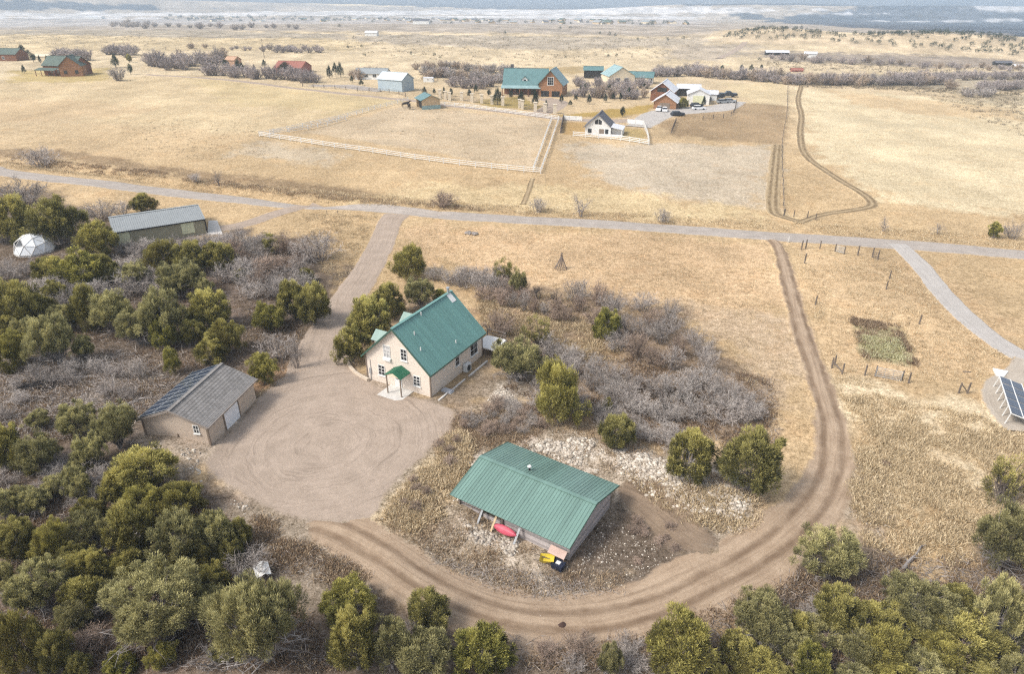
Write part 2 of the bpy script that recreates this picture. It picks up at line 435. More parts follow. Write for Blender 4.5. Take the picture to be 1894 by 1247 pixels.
def ground_nodes(t, road=None):
    """albedo attribute times fine grass / soil mottling in world metres"""
    a = t.attr('albedo'); g = t.attr('grain').outputs['Fac']
    p = t.pos()
    n1 = t.noise(p, 0.35, 4, .6); n2 = t.noise(p, 1.6, 5, .65, .4); n3 = t.noise(p, 5.5, 4, .7)
    n4 = t.noise(t.scale(p, (1, .35, 1)), .045, 5, .6)
    s = t.math('ADD', t.math('MULTIPLY', t.math('SUBTRACT', n1, .5), .55),
               t.math('ADD', t.math('MULTIPLY', t.math('SUBTRACT', n2, .5), 1.6), t.math('ADD', t.math('MULTIPLY', t.math('SUBTRACT', n3, .5), 2.0), t.math('MULTIPLY', t.math('SUBTRACT', t.noise(p, 13.0, 2, .6), .5), .9))))
    s = t.math('ADD', s, t.math('MULTIPLY', t.math('SUBTRACT', n4, .5), .8))
    f = t.math('MAXIMUM', t.math('MULTIPLY_ADD', s, g, 1.0), 0.22)
    v = t.n('ShaderNodeCombineColor')
    t.l(f, v.inputs[0]); t.l(t.math('POWER', f, 1.06), v.inputs[1]); t.l(t.math('POWER', f, 1.18), v.inputs[2])
    col = t.mix(1.0, a.outputs['Color'], v.outputs[0], 'MULTIPLY')
    warm = t.noise(p, 0.22, 4, .6, .5)
    col = t.mix(t.remap(warm, .52, .68, 0, .22), col, t.mix(1.0, col, (1.04, .84, .66), 'MULTIPLY'))
    h = t.math('ADD', n2, t.math('MULTIPLY', n3, .6))
    return col, h

t = NT('open_ground')
gc, gh = ground_nodes(t)
t.principled(gc, .95, .05, 0, t.bump(gh, .5, .25))
MAT_GROUND = t.m

def make_ground():
    rr = np.concatenate([np.geomspace(10, 3000, 640), np.geomspace(3030, 13500, 110)])
    az = np.radians(np.concatenate([np.arange(-100, -41, 1.6), np.arange(-41, 41, .19), np.arange(41.4, 101, 1.6)]))
    A, Rr = np.meshgrid(az, rr)
    X, Y = np.sin(A) * Rr, np.cos(A) * Rr
    Z = hgt(X, Y)
    c, g = ground_colour(X.ravel(), Y.ravel())
    n, m = X.shape
    i = np.arange(n - 1)[:, None] * m + np.arange(m - 1)[None]
    F = np.stack([i, i + 1, i + m + 1, i + m], -1).reshape(-1, 4)[:, ::-1]
    me = raw_mesh('ground', np.stack([X, Y, Z], -1).reshape(-1, 3), F, MAT_GROUND,
                  {'albedo': ('POINT', 'FLOAT_COLOR', np.concatenate([c, np.ones((len(c), 1))], 1)), 'grain': ('POINT', 'FLOAT', g)}, True)
    return obj('ground', me, kind='structure')
make_ground()

# ------------------------------------------------------------------ roads and tracks, draped on the ground
def road_mat(name, c1, c2, rut=(.0, 0), rings=None, rutcol=None):
    t = NT(name)
    gcol, gh = ground_nodes(t)
    p = t.pos()
    n1 = t.noise(p, .5, 5, .6); n2 = t.noise(p, 4.0, 5, .7); n3 = t.noise(p, 14.0, 3, .7)
    col = t.mix(t.remap(t.math('ADD', t.math('MULTIPLY', n1, .6), t.math('MULTIPLY', n2, .4)), .35, .65), c1, c2)
    sp = t.remap(n3, .58, .72, 0, .35)
    col = t.mix(sp, col, [min(k * 1.35, .9) for k in c2])
    lane = t.attr('lane').outputs['Fac']          # metres from the centre line, stretched along the track
    along = t.attr('along').outputs['Fac']
    cx = t.n('ShaderNodeCombineXYZ'); t.l(lane, cx.inputs[0]); t.l(along, cx.inputs[1])
    streak = t.noise(t.scale(cx.outputs[0], (2.6, .10, 1)), 1.0, 5, .65, .3)
    if rings:
        wob = t.noise(p, .22, 3)
        lane = t.math('ADD', lane, t.math('MULTIPLY', t.math('SUBTRACT', wob, .5), 2.4)); t.l(lane, cx.inputs[0])
        r2 = t.noise(t.scale(cx.outputs[0], (1.2, .05, 1)), 1.0, 4, .6, .2)
        st = t.math('MULTIPLY', t.remap(streak, .50, .64, 0, 1), t.remap(r2, .4, .62, .1, 1))
    else:
        st = t.remap(streak, .48, .68, 0, 1)
    dk = rutcol or [k * .62 for k in c1]
    col = t.mix(t.math('MULTIPLY', st, rut[0]), col, dk)
    if rut[1]:
        w = t.noise(cx.outputs[0], .25, 3)
        la = t.math('ABSOLUTE', t.math('ADD', lane, t.math('MULTIPLY', t.math('SUBTRACT', w, .5), .7)))
        d = t.math('ABSOLUTE', t.math('SUBTRACT', la, rut[1]))
        band = t.remap(d, .12, .5, 1, 0)
        band = t.math('MULTIPLY', band, t.remap(t.noise(cx.outputs[0], .5, 4), .3, .6, .35, .85))
        col = t.mix(band, col, dk)
    e = t.attr('edge').outputs['Fac']
    en = t.math('ADD', t.math('MULTIPLY', n1, .55), t.math('ADD', t.math('MULTIPLY', n2, .5), t.math('MULTIPLY', t.noise(p, 1.3, 4), .45)))
    mask = t.remap(t.math('SUBTRACT', t.math('MULTIPLY', e, 1.5), en), -.12, .12)
    col = t.mix(mask, gcol, col)
    hh = t.math('ADD', n2, t.math('MULTIPLY', streak, 1.5))
    t.principled(col, .95, .08, 0, t.bump(hh, .35, .12))
    return t.m

def catmull(P, step):
    P = np.asarray(P, float); out = []
    Q = np.vstack([2 * P[0] - P[1], P, 2 * P[-1] - P[-2]])
    for i in range(1, len(Q) - 2):
        L = np.linalg.norm(Q[i + 1] - Q[i]); n = max(2, int(L / step))
        tt = np.linspace(0, 1, n, endpoint=False)[:, None]
        a, b, c, d = Q[i - 1], Q[i], Q[i + 1], Q[i + 2]
        out.append(.5 * ((2 * b) + (c - a) * tt + (2 * a - 5 * b + 4 * c - d) * tt ** 2 + (3 * b - a - 3 * c + d) * tt ** 3))
    out.append(P[-1:])
    return np.vstack(out)

def strip(name, px, width, mat, lift=.04, step=1.0, feather=.5, cols=17, rut=0.0, rutx=0.0, jitter=.25, seed=0, far=2e-4, ends=(0, 0)):
    K = at([p[0] for p in px], [p[1] for p in px])[:, :2]
    P = catmull(K, step)
    if hasattr(width, '__len__'):
        ks = np.concatenate([[0], np.cumsum(np.linalg.norm(np.diff(K, axis=0), axis=1))]); ks /= ks[-1]
        ps = np.concatenate([[0], np.cumsum(np.linalg.norm(np.diff(P, axis=0), axis=1))]); ps /= ps[-1]
        wk = np.interp(np.linspace(0, 1, len(K)), np.linspace(0, 1, len(width)), width)
        wpx = np.interp(ps, ks, wk)
    else: wpx = np.full(len(P), width)
    T = np.gradient(P, axis=0); T /= np.linalg.norm(T, axis=1)[:, None]
    N = np.stack([T[:, 1], -T[:, 0]], 1)
    s = np.concatenate([[0], np.cumsum(np.linalg.norm(np.diff(P, axis=0), axis=1))])
    half = wpx / 2 + feather
    u = np.linspace(-1, 1, cols)
    jl = (fbm(s / 3, s * 0, seed + 50, 4) - .5) * 2 * jitter; jr = (fbm(s / 3, s * 0, seed + 60, 4) - .5) * 2 * jitter
    lane = u[None] * half[:, None] + np.where(u[None] > 0, (jr[:, None] * u[None]), (-jl[:, None] * -u[None]))
    X = P[:, 0:1] + N[:, 0:1] * lane; Y = P[:, 1:2] + N[:, 1:2] * lane
    r = np.hypot(X, Y)
    E0 = np.clip((1 - np.abs(u))[None] * half[:, None] / (2 * feather), 0, 1) + 0 * X
    if ends[0]: E0 = E0 * smooth(0, ends[0], s + .01)[:, None]
    if ends[1]: E0 = E0 * smooth(0, ends[1], s[-1] - s + .01)[:, None]
    Z = hgt(X, Y) - .06 + (lift + .06 + r * far) * smooth(.2, .5, E0)
    if rut: Z = Z - rut * np.exp(-((np.abs(lane) - rutx) / .22) ** 2) * .5
    E = E0
    c, g = ground_colour(X.ravel(), Y.ravel())
    n, m = X.shape
    i = np.arange(n - 1)[:, None] * m + np.arange(m - 1)[None]
    F = np.stack([i, i + 1, i + m + 1, i + m], -1).reshape(-1, 4)
    me = raw_mesh(name, np.stack([X, Y, Z], -1).reshape(-1, 3), F, mat,
                  {'albedo': ('POINT', 'FLOAT_COLOR', np.concatenate([c, np.ones((len(c), 1))], 1)), 'grain': ('POINT', 'FLOAT', g),
                   'lane': ('POINT', 'FLOAT', lane), 'along': ('POINT', 'FLOAT', np.broadcast_to(s[:, None], X.shape)), 'edge': ('POINT', 'FLOAT', E)}, True)
    return obj(name, me, kind='structure')

GRAV1, GRAV2 = (.305, .24, .187), (.415, .33, .262)
m_road = road_mat('road_gravel', (.31, .27, .235), (.42, .37, .325), (.45, 0))
m_drive = road_mat('drive_gravel', GRAV1, GRAV2, (.35, 0))
m_yard = road_mat('yard_gravel', GRAV1, GRAV2, (.62, 0), rings=True, rutcol=(.20, .155, .12))
m_track = road_mat('dirt_track', (.30, .215, .145), (.43, .325, .23), (.5, .8), rutcol=(.165, .11, .07))
m_track2 = road_mat('field_track', (.32, .235, .14), (.43, .33, .20), (.4, .6), rutcol=(.14, .095, .05))
m_spur = road_mat('spur_gravel', (.36, .33, .30), (.46, .425, .39), (.3, 0))
m_pad = road_mat('pad_gravel', (.36, .305, .245), (.46, .40, .33), (.3, 0))
m_bare = road_mat('bare_soil', (.17, .122, .085), (.27, .20, .14), (.6, 0), rutcol=(.09, .065, .045))

strip('road', [(-420, 270), (-60, 307), (0, 318), (150, 336), (300, 354), (420, 367), (560, 381), (700, 391), (860, 401), (1060, 412), (1250, 424), (1400, 435), (1540, 444), (1700, 455), (1894, 472), (2300, 505)], 5.0, m_road, .05, 1.5, .6)
strip('driveway', [(735, 397), (722, 410), (708, 445), (680, 500), (650, 545), (622, 600), (600, 650), (590, 700), (600, 760)], [5.0, 4.6, 4.6, 5.0, 6.5, 7.5, 9.0], m_drive, .075, .6, .6)
strip('shed_spur_road', [(590, 380), (545, 386), (510, 396), (470, 410), (430, 420), (395, 424)], 3.6, m_drive, .07, .8, .5)
strip('dirt_track', [(520, 975), (600, 972), (700, 1020), (790, 1080), (900, 1130), (1040, 1152), (1180, 1135), (1310, 1080), (1430, 1010), (1510, 930), (1540, 850), (1535, 770), (1510, 690), (1480, 600), (1458, 520), (1442, 462), (1425, 440)],
      [4.4, 4.6, 4.8, 5.4, 5.8, 6.4, 6.6, 5.6, 4.2, 3.4, 2.8, 2.4, 2.2, 2.1, 2.1], m_track, .085, .4, 1.15, cols=27, rut=.10, rutx=.85, jitter=.8, ends=(5, 2))
strip('barn_track', [(1120, 895), (1180, 918), (1230, 955), (1285, 1000), (1360, 1015), (1430, 990)], [2.2, 3.6, 4.2, 3.4, 2.6], m_bare, .10, .4, 1.0, jitter=.6, seed=3, ends=(3, 11))
strip('gravel_path', [(1660, 452), (1680, 470), (1710, 500), (1745, 545), (1790, 590), (1840, 630), (1900, 665), (2000, 700)], 3.2, m_spur, .07, .7, .35, seed=4)
strip('solar_pad_path', [(1900, 668), (1885, 690), (1850, 720), (1855, 760), (1890, 800)], [2.4, 2.9, 3.4, 2.6], m_pad, .10, .7, .8, seed=5)
strip('field_track', [(1482, 412), (1450, 402), (1433, 395), (1429, 370), (1433, 320), (1438, 268)], [2.2, 2.4, 2.6, 3.0, 3.2], m_track2, .06, 1.0, .5, seed=6)
strip('hay_field_track', [(1478, 412), (1520, 398), (1585, 388), (1612, 380), (1600, 362), (1540, 325), (1490, 287), (1480, 250), (1482, 215), (1476, 185), (1482, 158)], 2.1, m_track2, .06, 1.2, .5, seed=7)
strip('mansion_lane', [(270, 138), (420, 148), (560, 165), (700, 180), (760, 186), (830, 196), (960, 210), (1040, 220), (1130, 224), (1200, 220), (1270, 205)], [4, 4, 4, 5, 6, 7], m_drive, .07, 2.0, .8, seed=8)
strip('mansion_court', [(1005, 182), (1030, 190), (1010, 206), (985, 212)], [7, 9, 6], m_drive, .09, 1.2, .8, seed=9)
strip('chalet_yard', [(1180, 235), (1220, 212), (1270, 205), (1330, 200), (1365, 188)], [8, 11, 13, 11, 6], m_spur, .11, 1.5, 2.0, seed=10)
strip('blue_barn_yard', [(575, 158), (640, 160), (710, 168)], [5, 9, 8], m_road, .08, 1.5, 1.5, seed=12)
strip('far_ranch_lane', [(1330, 108), (1355, 96), (1378, 78)], 4.5, m_drive, .1, 6, 1.5, seed=11)
strip('paddock_lane', [(985, 330), (975, 360), (968, 378)], 1.2, m_track2, .05, 1.0, .4, seed=14)

def make_yard():
    """the turning circle in front of the house: rings out from its centre to an uneven rim"""
    rim = [(470, 742), (500, 712), (545, 690), (600, 676), (650, 680), (685, 706), (740, 728), (800, 742), (842, 762), (832, 800), (790, 848), (745, 890), (712, 930), (690, 962), (620, 972), (550, 968), (490, 948), (430, 915), (385, 888), (372, 862), (388, 832), (425, 795), (455, 765)]
    W_ = at([p[0] for p in rim], [p[1] for p in rim])[:, :2]
    W_ = catmull(np.vstack([W_, W_[:1]]), .35)
    c0 = pt(600, 822)[:2]
    k = 70
    f = np.linspace(0, 1.09, k)[:, None]
    X = c0[0] + (W_[:, 0] - c0[0])[None] * f; Y = c0[1] + (W_[:, 1] - c0[1])[None] * f
    lane = np.hypot(X - c0[0], Y - c0[1]); ang = np.arctan2(Y - c0[1], X - c0[0])
    E = np.clip((1.09 - f) * np.hypot(W_[:, 0] - c0[0], W_[:, 1] - c0[1])[None] / 3.0, 0, 1)
    Z = hgt(X, Y) - .06 + .155 * smooth(.2, .5, E)
    c, g = ground_colour(X.ravel(), Y.ravel())
    n, m = X.shape
    i = np.arange(n - 1)[:, None] * m + np.arange(m - 1)[None]
    F = np.stack([i, i + 1, i + m + 1, i + m], -1).reshape(-1, 4)
    me = raw_mesh('gravel_yard', np.stack([X, Y, Z], -1).reshape(-1, 3), F, m_yard,
                  {'albedo': ('POINT', 'FLOAT_COLOR', np.concatenate([c, np.ones((len(c), 1))], 1)), 'grain': ('POINT', 'FLOAT', g),
                   'lane': ('POINT', 'FLOAT', lane), 'along': ('POINT', 'FLOAT', np.abs(ang) * 9), 'edge': ('POINT', 'FLOAT', E)}, True)
    obj('gravel_yard', me, kind='structure')
make_yard()

# ------------------------------------------------------------------ plants
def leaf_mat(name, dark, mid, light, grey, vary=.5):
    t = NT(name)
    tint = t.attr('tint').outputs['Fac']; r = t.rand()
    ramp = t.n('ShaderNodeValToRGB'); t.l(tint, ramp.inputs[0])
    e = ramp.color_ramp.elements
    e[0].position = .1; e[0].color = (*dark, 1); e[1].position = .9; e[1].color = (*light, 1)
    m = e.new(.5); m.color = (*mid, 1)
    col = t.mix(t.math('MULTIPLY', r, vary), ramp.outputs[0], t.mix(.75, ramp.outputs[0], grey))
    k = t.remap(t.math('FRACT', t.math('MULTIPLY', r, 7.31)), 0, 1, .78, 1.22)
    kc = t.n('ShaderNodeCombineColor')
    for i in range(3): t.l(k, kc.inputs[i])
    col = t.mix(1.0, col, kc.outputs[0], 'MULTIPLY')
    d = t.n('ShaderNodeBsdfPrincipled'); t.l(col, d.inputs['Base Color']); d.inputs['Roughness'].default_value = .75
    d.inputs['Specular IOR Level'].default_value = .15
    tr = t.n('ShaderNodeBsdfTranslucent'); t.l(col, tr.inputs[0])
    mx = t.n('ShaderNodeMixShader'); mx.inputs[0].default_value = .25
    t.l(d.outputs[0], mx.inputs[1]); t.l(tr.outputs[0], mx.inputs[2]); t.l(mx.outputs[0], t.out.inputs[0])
    return t.m

def twig_mat(name, a, b, vary=.5):
    t = NT(name)
    tint = t.attr('tint').outputs['Fac']; r = t.rand()
    col = t.mix(tint, a, b)
    k = t.remap(t.math('FRACT', t.math('MULTIPLY', r, 5.7)), 0, 1, 1 - vary * .4, 1 + vary * .4)
    kc = t.n('ShaderNodeCombineColor')
    for i in range(3): t.l(k, kc.inputs[i])
    t.principled(t.mix(1.0, col, kc.outputs[0], 'MULTIPLY'), .9, .1)
    return t.m

M_JUN = leaf_mat('juniper_foliage', (.042, .040, .012), (.235, .205, .056), (.64, .56, .19), (.19, .185, .08))
M_JUN_G = leaf_mat('juniper_green_foliage', (.036, .040, .010), (.215, .208, .047), (.62, .56, .16), (.30, .24, .09), .75)
M_PIN = leaf_mat('pinyon_foliage', (.055, .053, .023), (.25, .235, .10), (.62, .56, .26), (.25, .22, .10), .5)
M_SPR = leaf_mat('spruce_foliage', (.022, .035, .022), (.040, .060, .035), (.07, .09, .05), (.05, .06, .05))
M_BARK = twig_mat('juniper_bark', (.16, .135, .12), (.34, .31, .29))
M_DARKBARK = twig_mat('dark_bark', (.07, .055, .045), (.14, .115, .10))
M_TWIG = twig_mat('bare_twigs', (.13, .105, .095), (.48, .425, .38))
M_TWIGP = twig_mat('pale_twigs', (.18, .15, .14), (.54, .485, .435))
M_TWIGB = twig_mat('brown_twigs', (.16, .11, .085), (.42, .32, .25))

M_FAR = twig_mat('far_willow_twigs', (.22, .185, .17), (.46, .40, .38), .5)
M_FARB = twig_mat('far_tan_twigs', (.26, .20, .155), (.50, .40, .31), .5)

def unit(v): return v / (np.linalg.norm(v, axis=-1, keepdims=True) + 1e-9)

def sprays(rng, P, D, L, W):
    """diamond shaped sprays from points P along D"""
    s = unit(np.cross(D, rng.normal(size=D.shape)))
    a = P; c = P + D * L[:, None]
    m = P + D * L[:, None] * .45
    V = np.stack([a, m + s * W[:, None], c, m - s * W[:, None]], 1).reshape(-1, 3)
    F = np.arange(len(P) * 4).reshape(-1, 4)
    return V, F

def ribbons(A, B, wa, wb, rng):
    d = unit(B - A); s = unit(np.cross(d, rng.normal(size=d.shape)))
    V = np.stack([A - s * wa[:, None], A + s * wa[:, None], B + s * wb[:, None], B - s * wb[:, None]], 1).reshape(-1, 3)
    return V, np.arange(len(A) * 4).reshape(-1, 4)

def crown_mesh(name, seed, mat, n=95, m=115, style='round', size=1.0):
    rng = np.random.default_rng(seed)
    lob = unit(rng.normal(size=(7, 3)) + [0, 0, .25]); la = rng.uniform(.3, 1, 7)
    d = unit(rng.normal(size=(n * 3, 3)))
    d = d[d[:, 2] > (-.78 if style != 'open' else -.22)][:n]
    lobe = np.max(np.clip(d @ lob.T, 0, 1) ** 3 * la[None], 1)
    if style == 'open': rad = (.46 + .6 * lobe) * rng.uniform(.55, 1.1, len(d))
    elif style == 'sparse': rad = (.42 + .62 * lobe) * rng.uniform(.7, 1.05, len(d))
    else: rad = (.58 + .44 * lobe) * rng.uniform(.4, 1.12, len(d)) ** .65
    c = d * rad[:, None]
    if style == 'cone':
        h = (c[:, 2] + 1) / 2; c[:, :2] *= (1.12 * (1 - h) ** .75 + .08)[:, None] / np.maximum(np.sqrt(1 - np.clip(c[:, 2], -.95, .95) ** 2), .45)[:, None]
    elif style == 'round':
        h = np.clip((c[:, 2] + 1) / 2, 0, 1); c[:, :2] *= (1.10 - .38 * h ** 2)[:, None]
    cr = rng.uniform(.07, .18, len(c)) * size
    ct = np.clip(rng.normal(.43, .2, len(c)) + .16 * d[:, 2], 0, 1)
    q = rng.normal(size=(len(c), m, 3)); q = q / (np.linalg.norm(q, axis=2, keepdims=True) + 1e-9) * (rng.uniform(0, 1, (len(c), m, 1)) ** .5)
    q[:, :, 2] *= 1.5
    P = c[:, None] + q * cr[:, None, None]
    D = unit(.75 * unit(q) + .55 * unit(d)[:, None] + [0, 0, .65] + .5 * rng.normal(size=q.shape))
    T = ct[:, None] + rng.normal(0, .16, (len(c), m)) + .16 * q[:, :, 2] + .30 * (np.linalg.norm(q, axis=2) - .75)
    P = P.reshape(-1, 3); D = D.reshape(-1, 3); T = np.clip(T.ravel(), 0, 1)
    L = rng.uniform(.055, .13, len(P)) * size; Wd = rng.uniform(.006, .0125, len(P)) * size
    V, F = sprays(rng, P, D, L, Wd)
    kx = 1 / np.quantile(np.hypot(V[:, 0], V[:, 1]), .985); zt = 1 / np.quantile(V[:, 2], .992); zb = 1 / max(-np.quantile(V[:, 2], .01), .6)
    for A_ in (V, c): A_[:, :2] *= kx; A_[:, 2] *= np.where(A_[:, 2] > 0, zt, min(zb, 1.1))
    V[:, 2] = np.maximum(V[:, 2] + 1.0, .03)
    return raw_mesh(name, V, F, mat, {'tint': ('FACE', 'FLOAT', T)}), c + [0, 0, 1]

def limb_mesh(name, seed, centres, mat, k=16, dead=0, thick=.05):
    rng = np.random.default_rng(seed + 900)
    b = MB()
    b.tube([(0, 0, -.12), (.03, .02, .25), (.0, .04, .6)], [thick * 1.9, thick * 1.5, thick], 7)
    idx = rng.permutation(len(centres))[:k]
    for i in idx:
        e = centres[i]; s = np.array([0, 0, rng.uniform(.1, .5)])
        mid = s * .5 + e * .5 + np.array([0, 0, rng.uniform(-.2, .05)]) + rng.normal(0, .06, 3)
        b.tube([s, s * .75 + mid * .25 + rng.normal(0, .02, 3), mid, e], [thick * .75, thick * .6, thick * .42, thick * .12], 5)
    for _ in range(dead):
        a = rng.uniform(0, 2 * math.pi); h = rng.uniform(.2, .9); L = rng.uniform(.45, .95)
        s = np.array([0, 0, h]); e = np.array([math.cos(a) * L, math.sin(a) * L, h + rng.uniform(-.25, .35)])
        mid = (s + e) / 2 + rng.normal(0, .07, 3)
        b.tube([s, mid, e], [.028, .018, .005], 4)
        for _ in range(4):
            f = rng.uniform(.4, 1); p0 = mid * (1 - f) + e * f
            b.tube([p0, p0 + rng.normal(0, .13, 3)], [.010, .003], 3)
    me = b.mesh(name, mat)
    at_ = me.attributes.new('tint', 'FLOAT', 'FACE'); at_.data.foreach_set('value', rng.uniform(0, 1, len(me.polygons)).astype(np.float32))
    return me

TREES = {}
def tree_kind(key, variants, mat, bark, **kw):
    n = kw.pop('n', 95); m = kw.pop('m', 115); style = kw.get('style', 'round'); k = kw.pop('k', 16); dead = kw.pop('dead', 0); thick = kw.pop('thick', .05)
    out = []
    for v in range(variants):
        seed = sum(map(ord, key)) * 13 + v
        cm, cen = crown_mesh('crown', seed, mat, n, m, **kw)
        out.append((cm, limb_mesh('trunk', seed, cen, bark, k, dead, thick)))
    TREES[key] = out
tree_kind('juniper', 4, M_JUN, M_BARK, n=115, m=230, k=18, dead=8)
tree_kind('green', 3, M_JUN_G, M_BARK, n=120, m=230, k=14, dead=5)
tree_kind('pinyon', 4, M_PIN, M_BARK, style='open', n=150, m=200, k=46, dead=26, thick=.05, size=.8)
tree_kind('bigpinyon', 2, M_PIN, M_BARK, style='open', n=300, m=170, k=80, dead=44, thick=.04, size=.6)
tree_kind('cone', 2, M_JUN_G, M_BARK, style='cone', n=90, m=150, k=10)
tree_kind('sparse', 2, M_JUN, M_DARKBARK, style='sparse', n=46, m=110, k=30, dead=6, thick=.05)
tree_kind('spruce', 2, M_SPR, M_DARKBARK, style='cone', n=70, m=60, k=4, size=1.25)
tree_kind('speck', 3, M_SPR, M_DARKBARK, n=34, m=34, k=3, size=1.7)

def shrub_mesh(name, seed, mat, stems=30, spread=.85, height=1.9, wid=1.0, up=.6, sub=4, fine=4):
    rng = np.random.default_rng(seed)
    A, B, wa, wb, T = [], [], [], [], []
    def seg(a, b, w0, w1, t): A.append(a); B.append(b); wa.append(w0 * wid); wb.append(w1 * wid); T.append(t)
    for _ in range(stems):
        az = rng.uniform(0, 2 * math.pi); rr = spread * math.sqrt(rng.uniform(0, 1)); H = height * (1 - .45 * (rr / spread) ** 2) * rng.uniform(.7, 1.0)
        p = np.array([math.cos(az) * rr * .3, math.sin(az) * rr * .3, 0.])
        tip = np.array([math.cos(az) * rr, math.sin(az) * rr, H])
        base = p.copy(); tone = rng.uniform(0, .5)
        for k in range(5):
            f = (k + 1) / 5
            q = base * (1 - f) + tip * f + rng.normal(0, .045, 3) + [0, 0, .12 * math.sin(f * 3.1)]
            seg(p, q, .020 - .0026 * k, .0175 - .0026 * k, tone)
            if k >= 1:
                for _ in range(sub):
                    d = unit(unit(q - p) * .6 + rng.normal(0, .55, 3) + [0, 0, .25 * up]); L = rng.uniform(.18, .42)
                    s0 = p + (q - p) * rng.uniform(0, 1); e = s0 + d * L
                    seg(s0, e, .0095, .006, tone + .25)
                    for _ in range(fine):
                        d2 = unit(d * .7 + rng.normal(0, .6, 3) + [0, 0, .3 * up]); s1 = s0 + (e - s0) * rng.uniform(.25, 1)
                        seg(s1, s1 + d2 * rng.uniform(.1, .24), .0066, .0035, min(tone + .5 + rng.uniform(-.1, .2), 1))
            p = q
    A, B = np.array(A), np.array(B); wa, wb = np.array(wa), np.array(wb)
    V, F = ribbons(A, B, wa, wb, rng)
    V[:, 2] = np.maximum(V[:, 2], -.05)
    return raw_mesh(name, V, F, mat, {'tint': ('FACE', 'FLOAT', np.clip(T, 0, 1))})

SHRUBS = {
    'grey': [shrub_mesh('bare_shrub', 40 + i, M_TWIG, 26, .98, 1.9, .85, fine=3) for i in range(4)],
    'pale': [shrub_mesh('bare_shrub', 50 + i, M_TWIGP, 26, .98, 1.8, .85, fine=3) for i in range(3)],
    'brown': [shrub_mesh('bare_shrub', 60 + i, M_TWIGB, 26, .95, 1.8, 1.0) for i in range(2)],
    'tall': [shrub_mesh('bare_shrub', 70 + i, M_TWIG, 22, .8, 2.0, 1.0, up=1.6, sub=3, fine=3) for i in range(2)],
    'wide': [shrub_mesh('bare_willow', 80 + i, M_FAR, 26, .98, 1.9, 1.7, fine=2) for i in range(2)],
    'widepale': [shrub_mesh('bare_willow', 84 + i, M_TWIGP, 26, .98, 1.9, 1.7, fine=2) for i in range(2)],
    'widebrown': [shrub_mesh('bare_willow', 88 + i, M_FARB, 26, .98, 1.9, 1.7, fine=2) for i in range(2)],
}
def gnarly_mesh(name, seed, mat, wid=1.0, trunk=.075):
    rng = np.random.default_rng(seed); b = MB()
    def grow(p, d, L, r, lvl):
        q = p + d * L; mid = (p + q) / 2 + rng.normal(0, .05 * L * 2, 3)
        b.tube([p, mid, q], [r, r * .82, r * .62], 5 if lvl < 2 else 3)
        if lvl < 4:
            for _ in range(3 if lvl < 3 else 4):
                grow(mid if rng.random() < .35 else q, unit(d * .75 + rng.normal(0, .5, 3) + [0, 0, .12]), L * rng.uniform(.55, .8), r * .55, lvl + 1)
    for _ in range(3):
        grow(np.array([rng.normal(0, .08), rng.normal(0, .08), -.05]), unit(np.array([rng.normal(0, .35), rng.normal(0, .35), 1])), .62, trunk * wid, 0)
    me = b.mesh(name, mat)
    at_ = me.attributes.new('tint', 'FLOAT', 'FACE'); at_.data.foreach_set('value', rng.uniform(0, 1, len(me.polygons)).astype(np.float32))
    return me
SHRUBS['gnarly'] = [gnarly_mesh('bare_tree', 5, M_DARKBARK, .8), gnarly_mesh('bare_tree', 9, M_DARKBARK, .8)]
SHRUBS['baretree'] = [gnarly_mesh('bare_tree', 15, M_TWIG, .55), gnarly_mesh('bare_tree', 19, M_TWIG, .55)]
SHRUBS['dead'] = [gnarly_mesh('dead_juniper', 25, M_BARK, .6), gnarly_mesh('dead_juniper', 29, M_BARK, .6)]

def fit_crown(cx, top, bot, w):
    """ground position and radii of a plant whose outline fills the box in the photo"""
    a, b, c = rays(cx, (top + bot) / 2)
    hp = (bot - top) / 2
    gx, gy, gz = pt(cx, bot - 2)
    dep = math.atan2(CAM_H - gz, math.hypot(gx, gy))
    d = gy * CP + (CAM_H - gz) * SP
    for _ in range(8):
        rx = w / 2 * d / FPX; hv = hp * d / FPX
        rz = math.sqrt(max(hv * hv - (rx * math.sin(dep)) ** 2, (.62 * rx * math.cos(dep)) ** 2)) / math.cos(dep)
        rz = min(rz, 1.9 * rx)
        t = (gz + rz - CAM_H) / c
        x, y = float(a * t), float(b * t); gz = float(hgt(x, y))
        d = y * CP + (CAM_H - gz - rz) * SP
    return x, y, gz, rx, rz

CNT = {}
def pick(key, table):
    CNT[key] = CNT.get(key, -1) + 1
    return table[key][CNT[key] % len(table[key])]

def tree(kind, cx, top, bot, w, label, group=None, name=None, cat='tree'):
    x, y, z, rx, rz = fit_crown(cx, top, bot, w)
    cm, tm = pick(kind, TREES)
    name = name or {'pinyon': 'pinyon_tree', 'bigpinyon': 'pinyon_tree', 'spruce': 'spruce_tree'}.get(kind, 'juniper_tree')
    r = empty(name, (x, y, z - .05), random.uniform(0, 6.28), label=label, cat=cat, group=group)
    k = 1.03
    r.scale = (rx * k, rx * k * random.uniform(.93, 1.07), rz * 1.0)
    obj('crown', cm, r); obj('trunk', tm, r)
    return r

def shrub(kind, cx, top, bot, w, label, group=None, name='bare_shrub', cat='shrub'):
    x, y, z, rx, rz = fit_crown(cx, top, bot, w)
    o = obj(name, pick(kind, SHRUBS), None, (x, y, z - .03), random.uniform(0, 6.28), label=label, cat=cat, group=group)
    o.scale = (rx * 1.08, rx * 1.08, rz * 1.08)
    return o

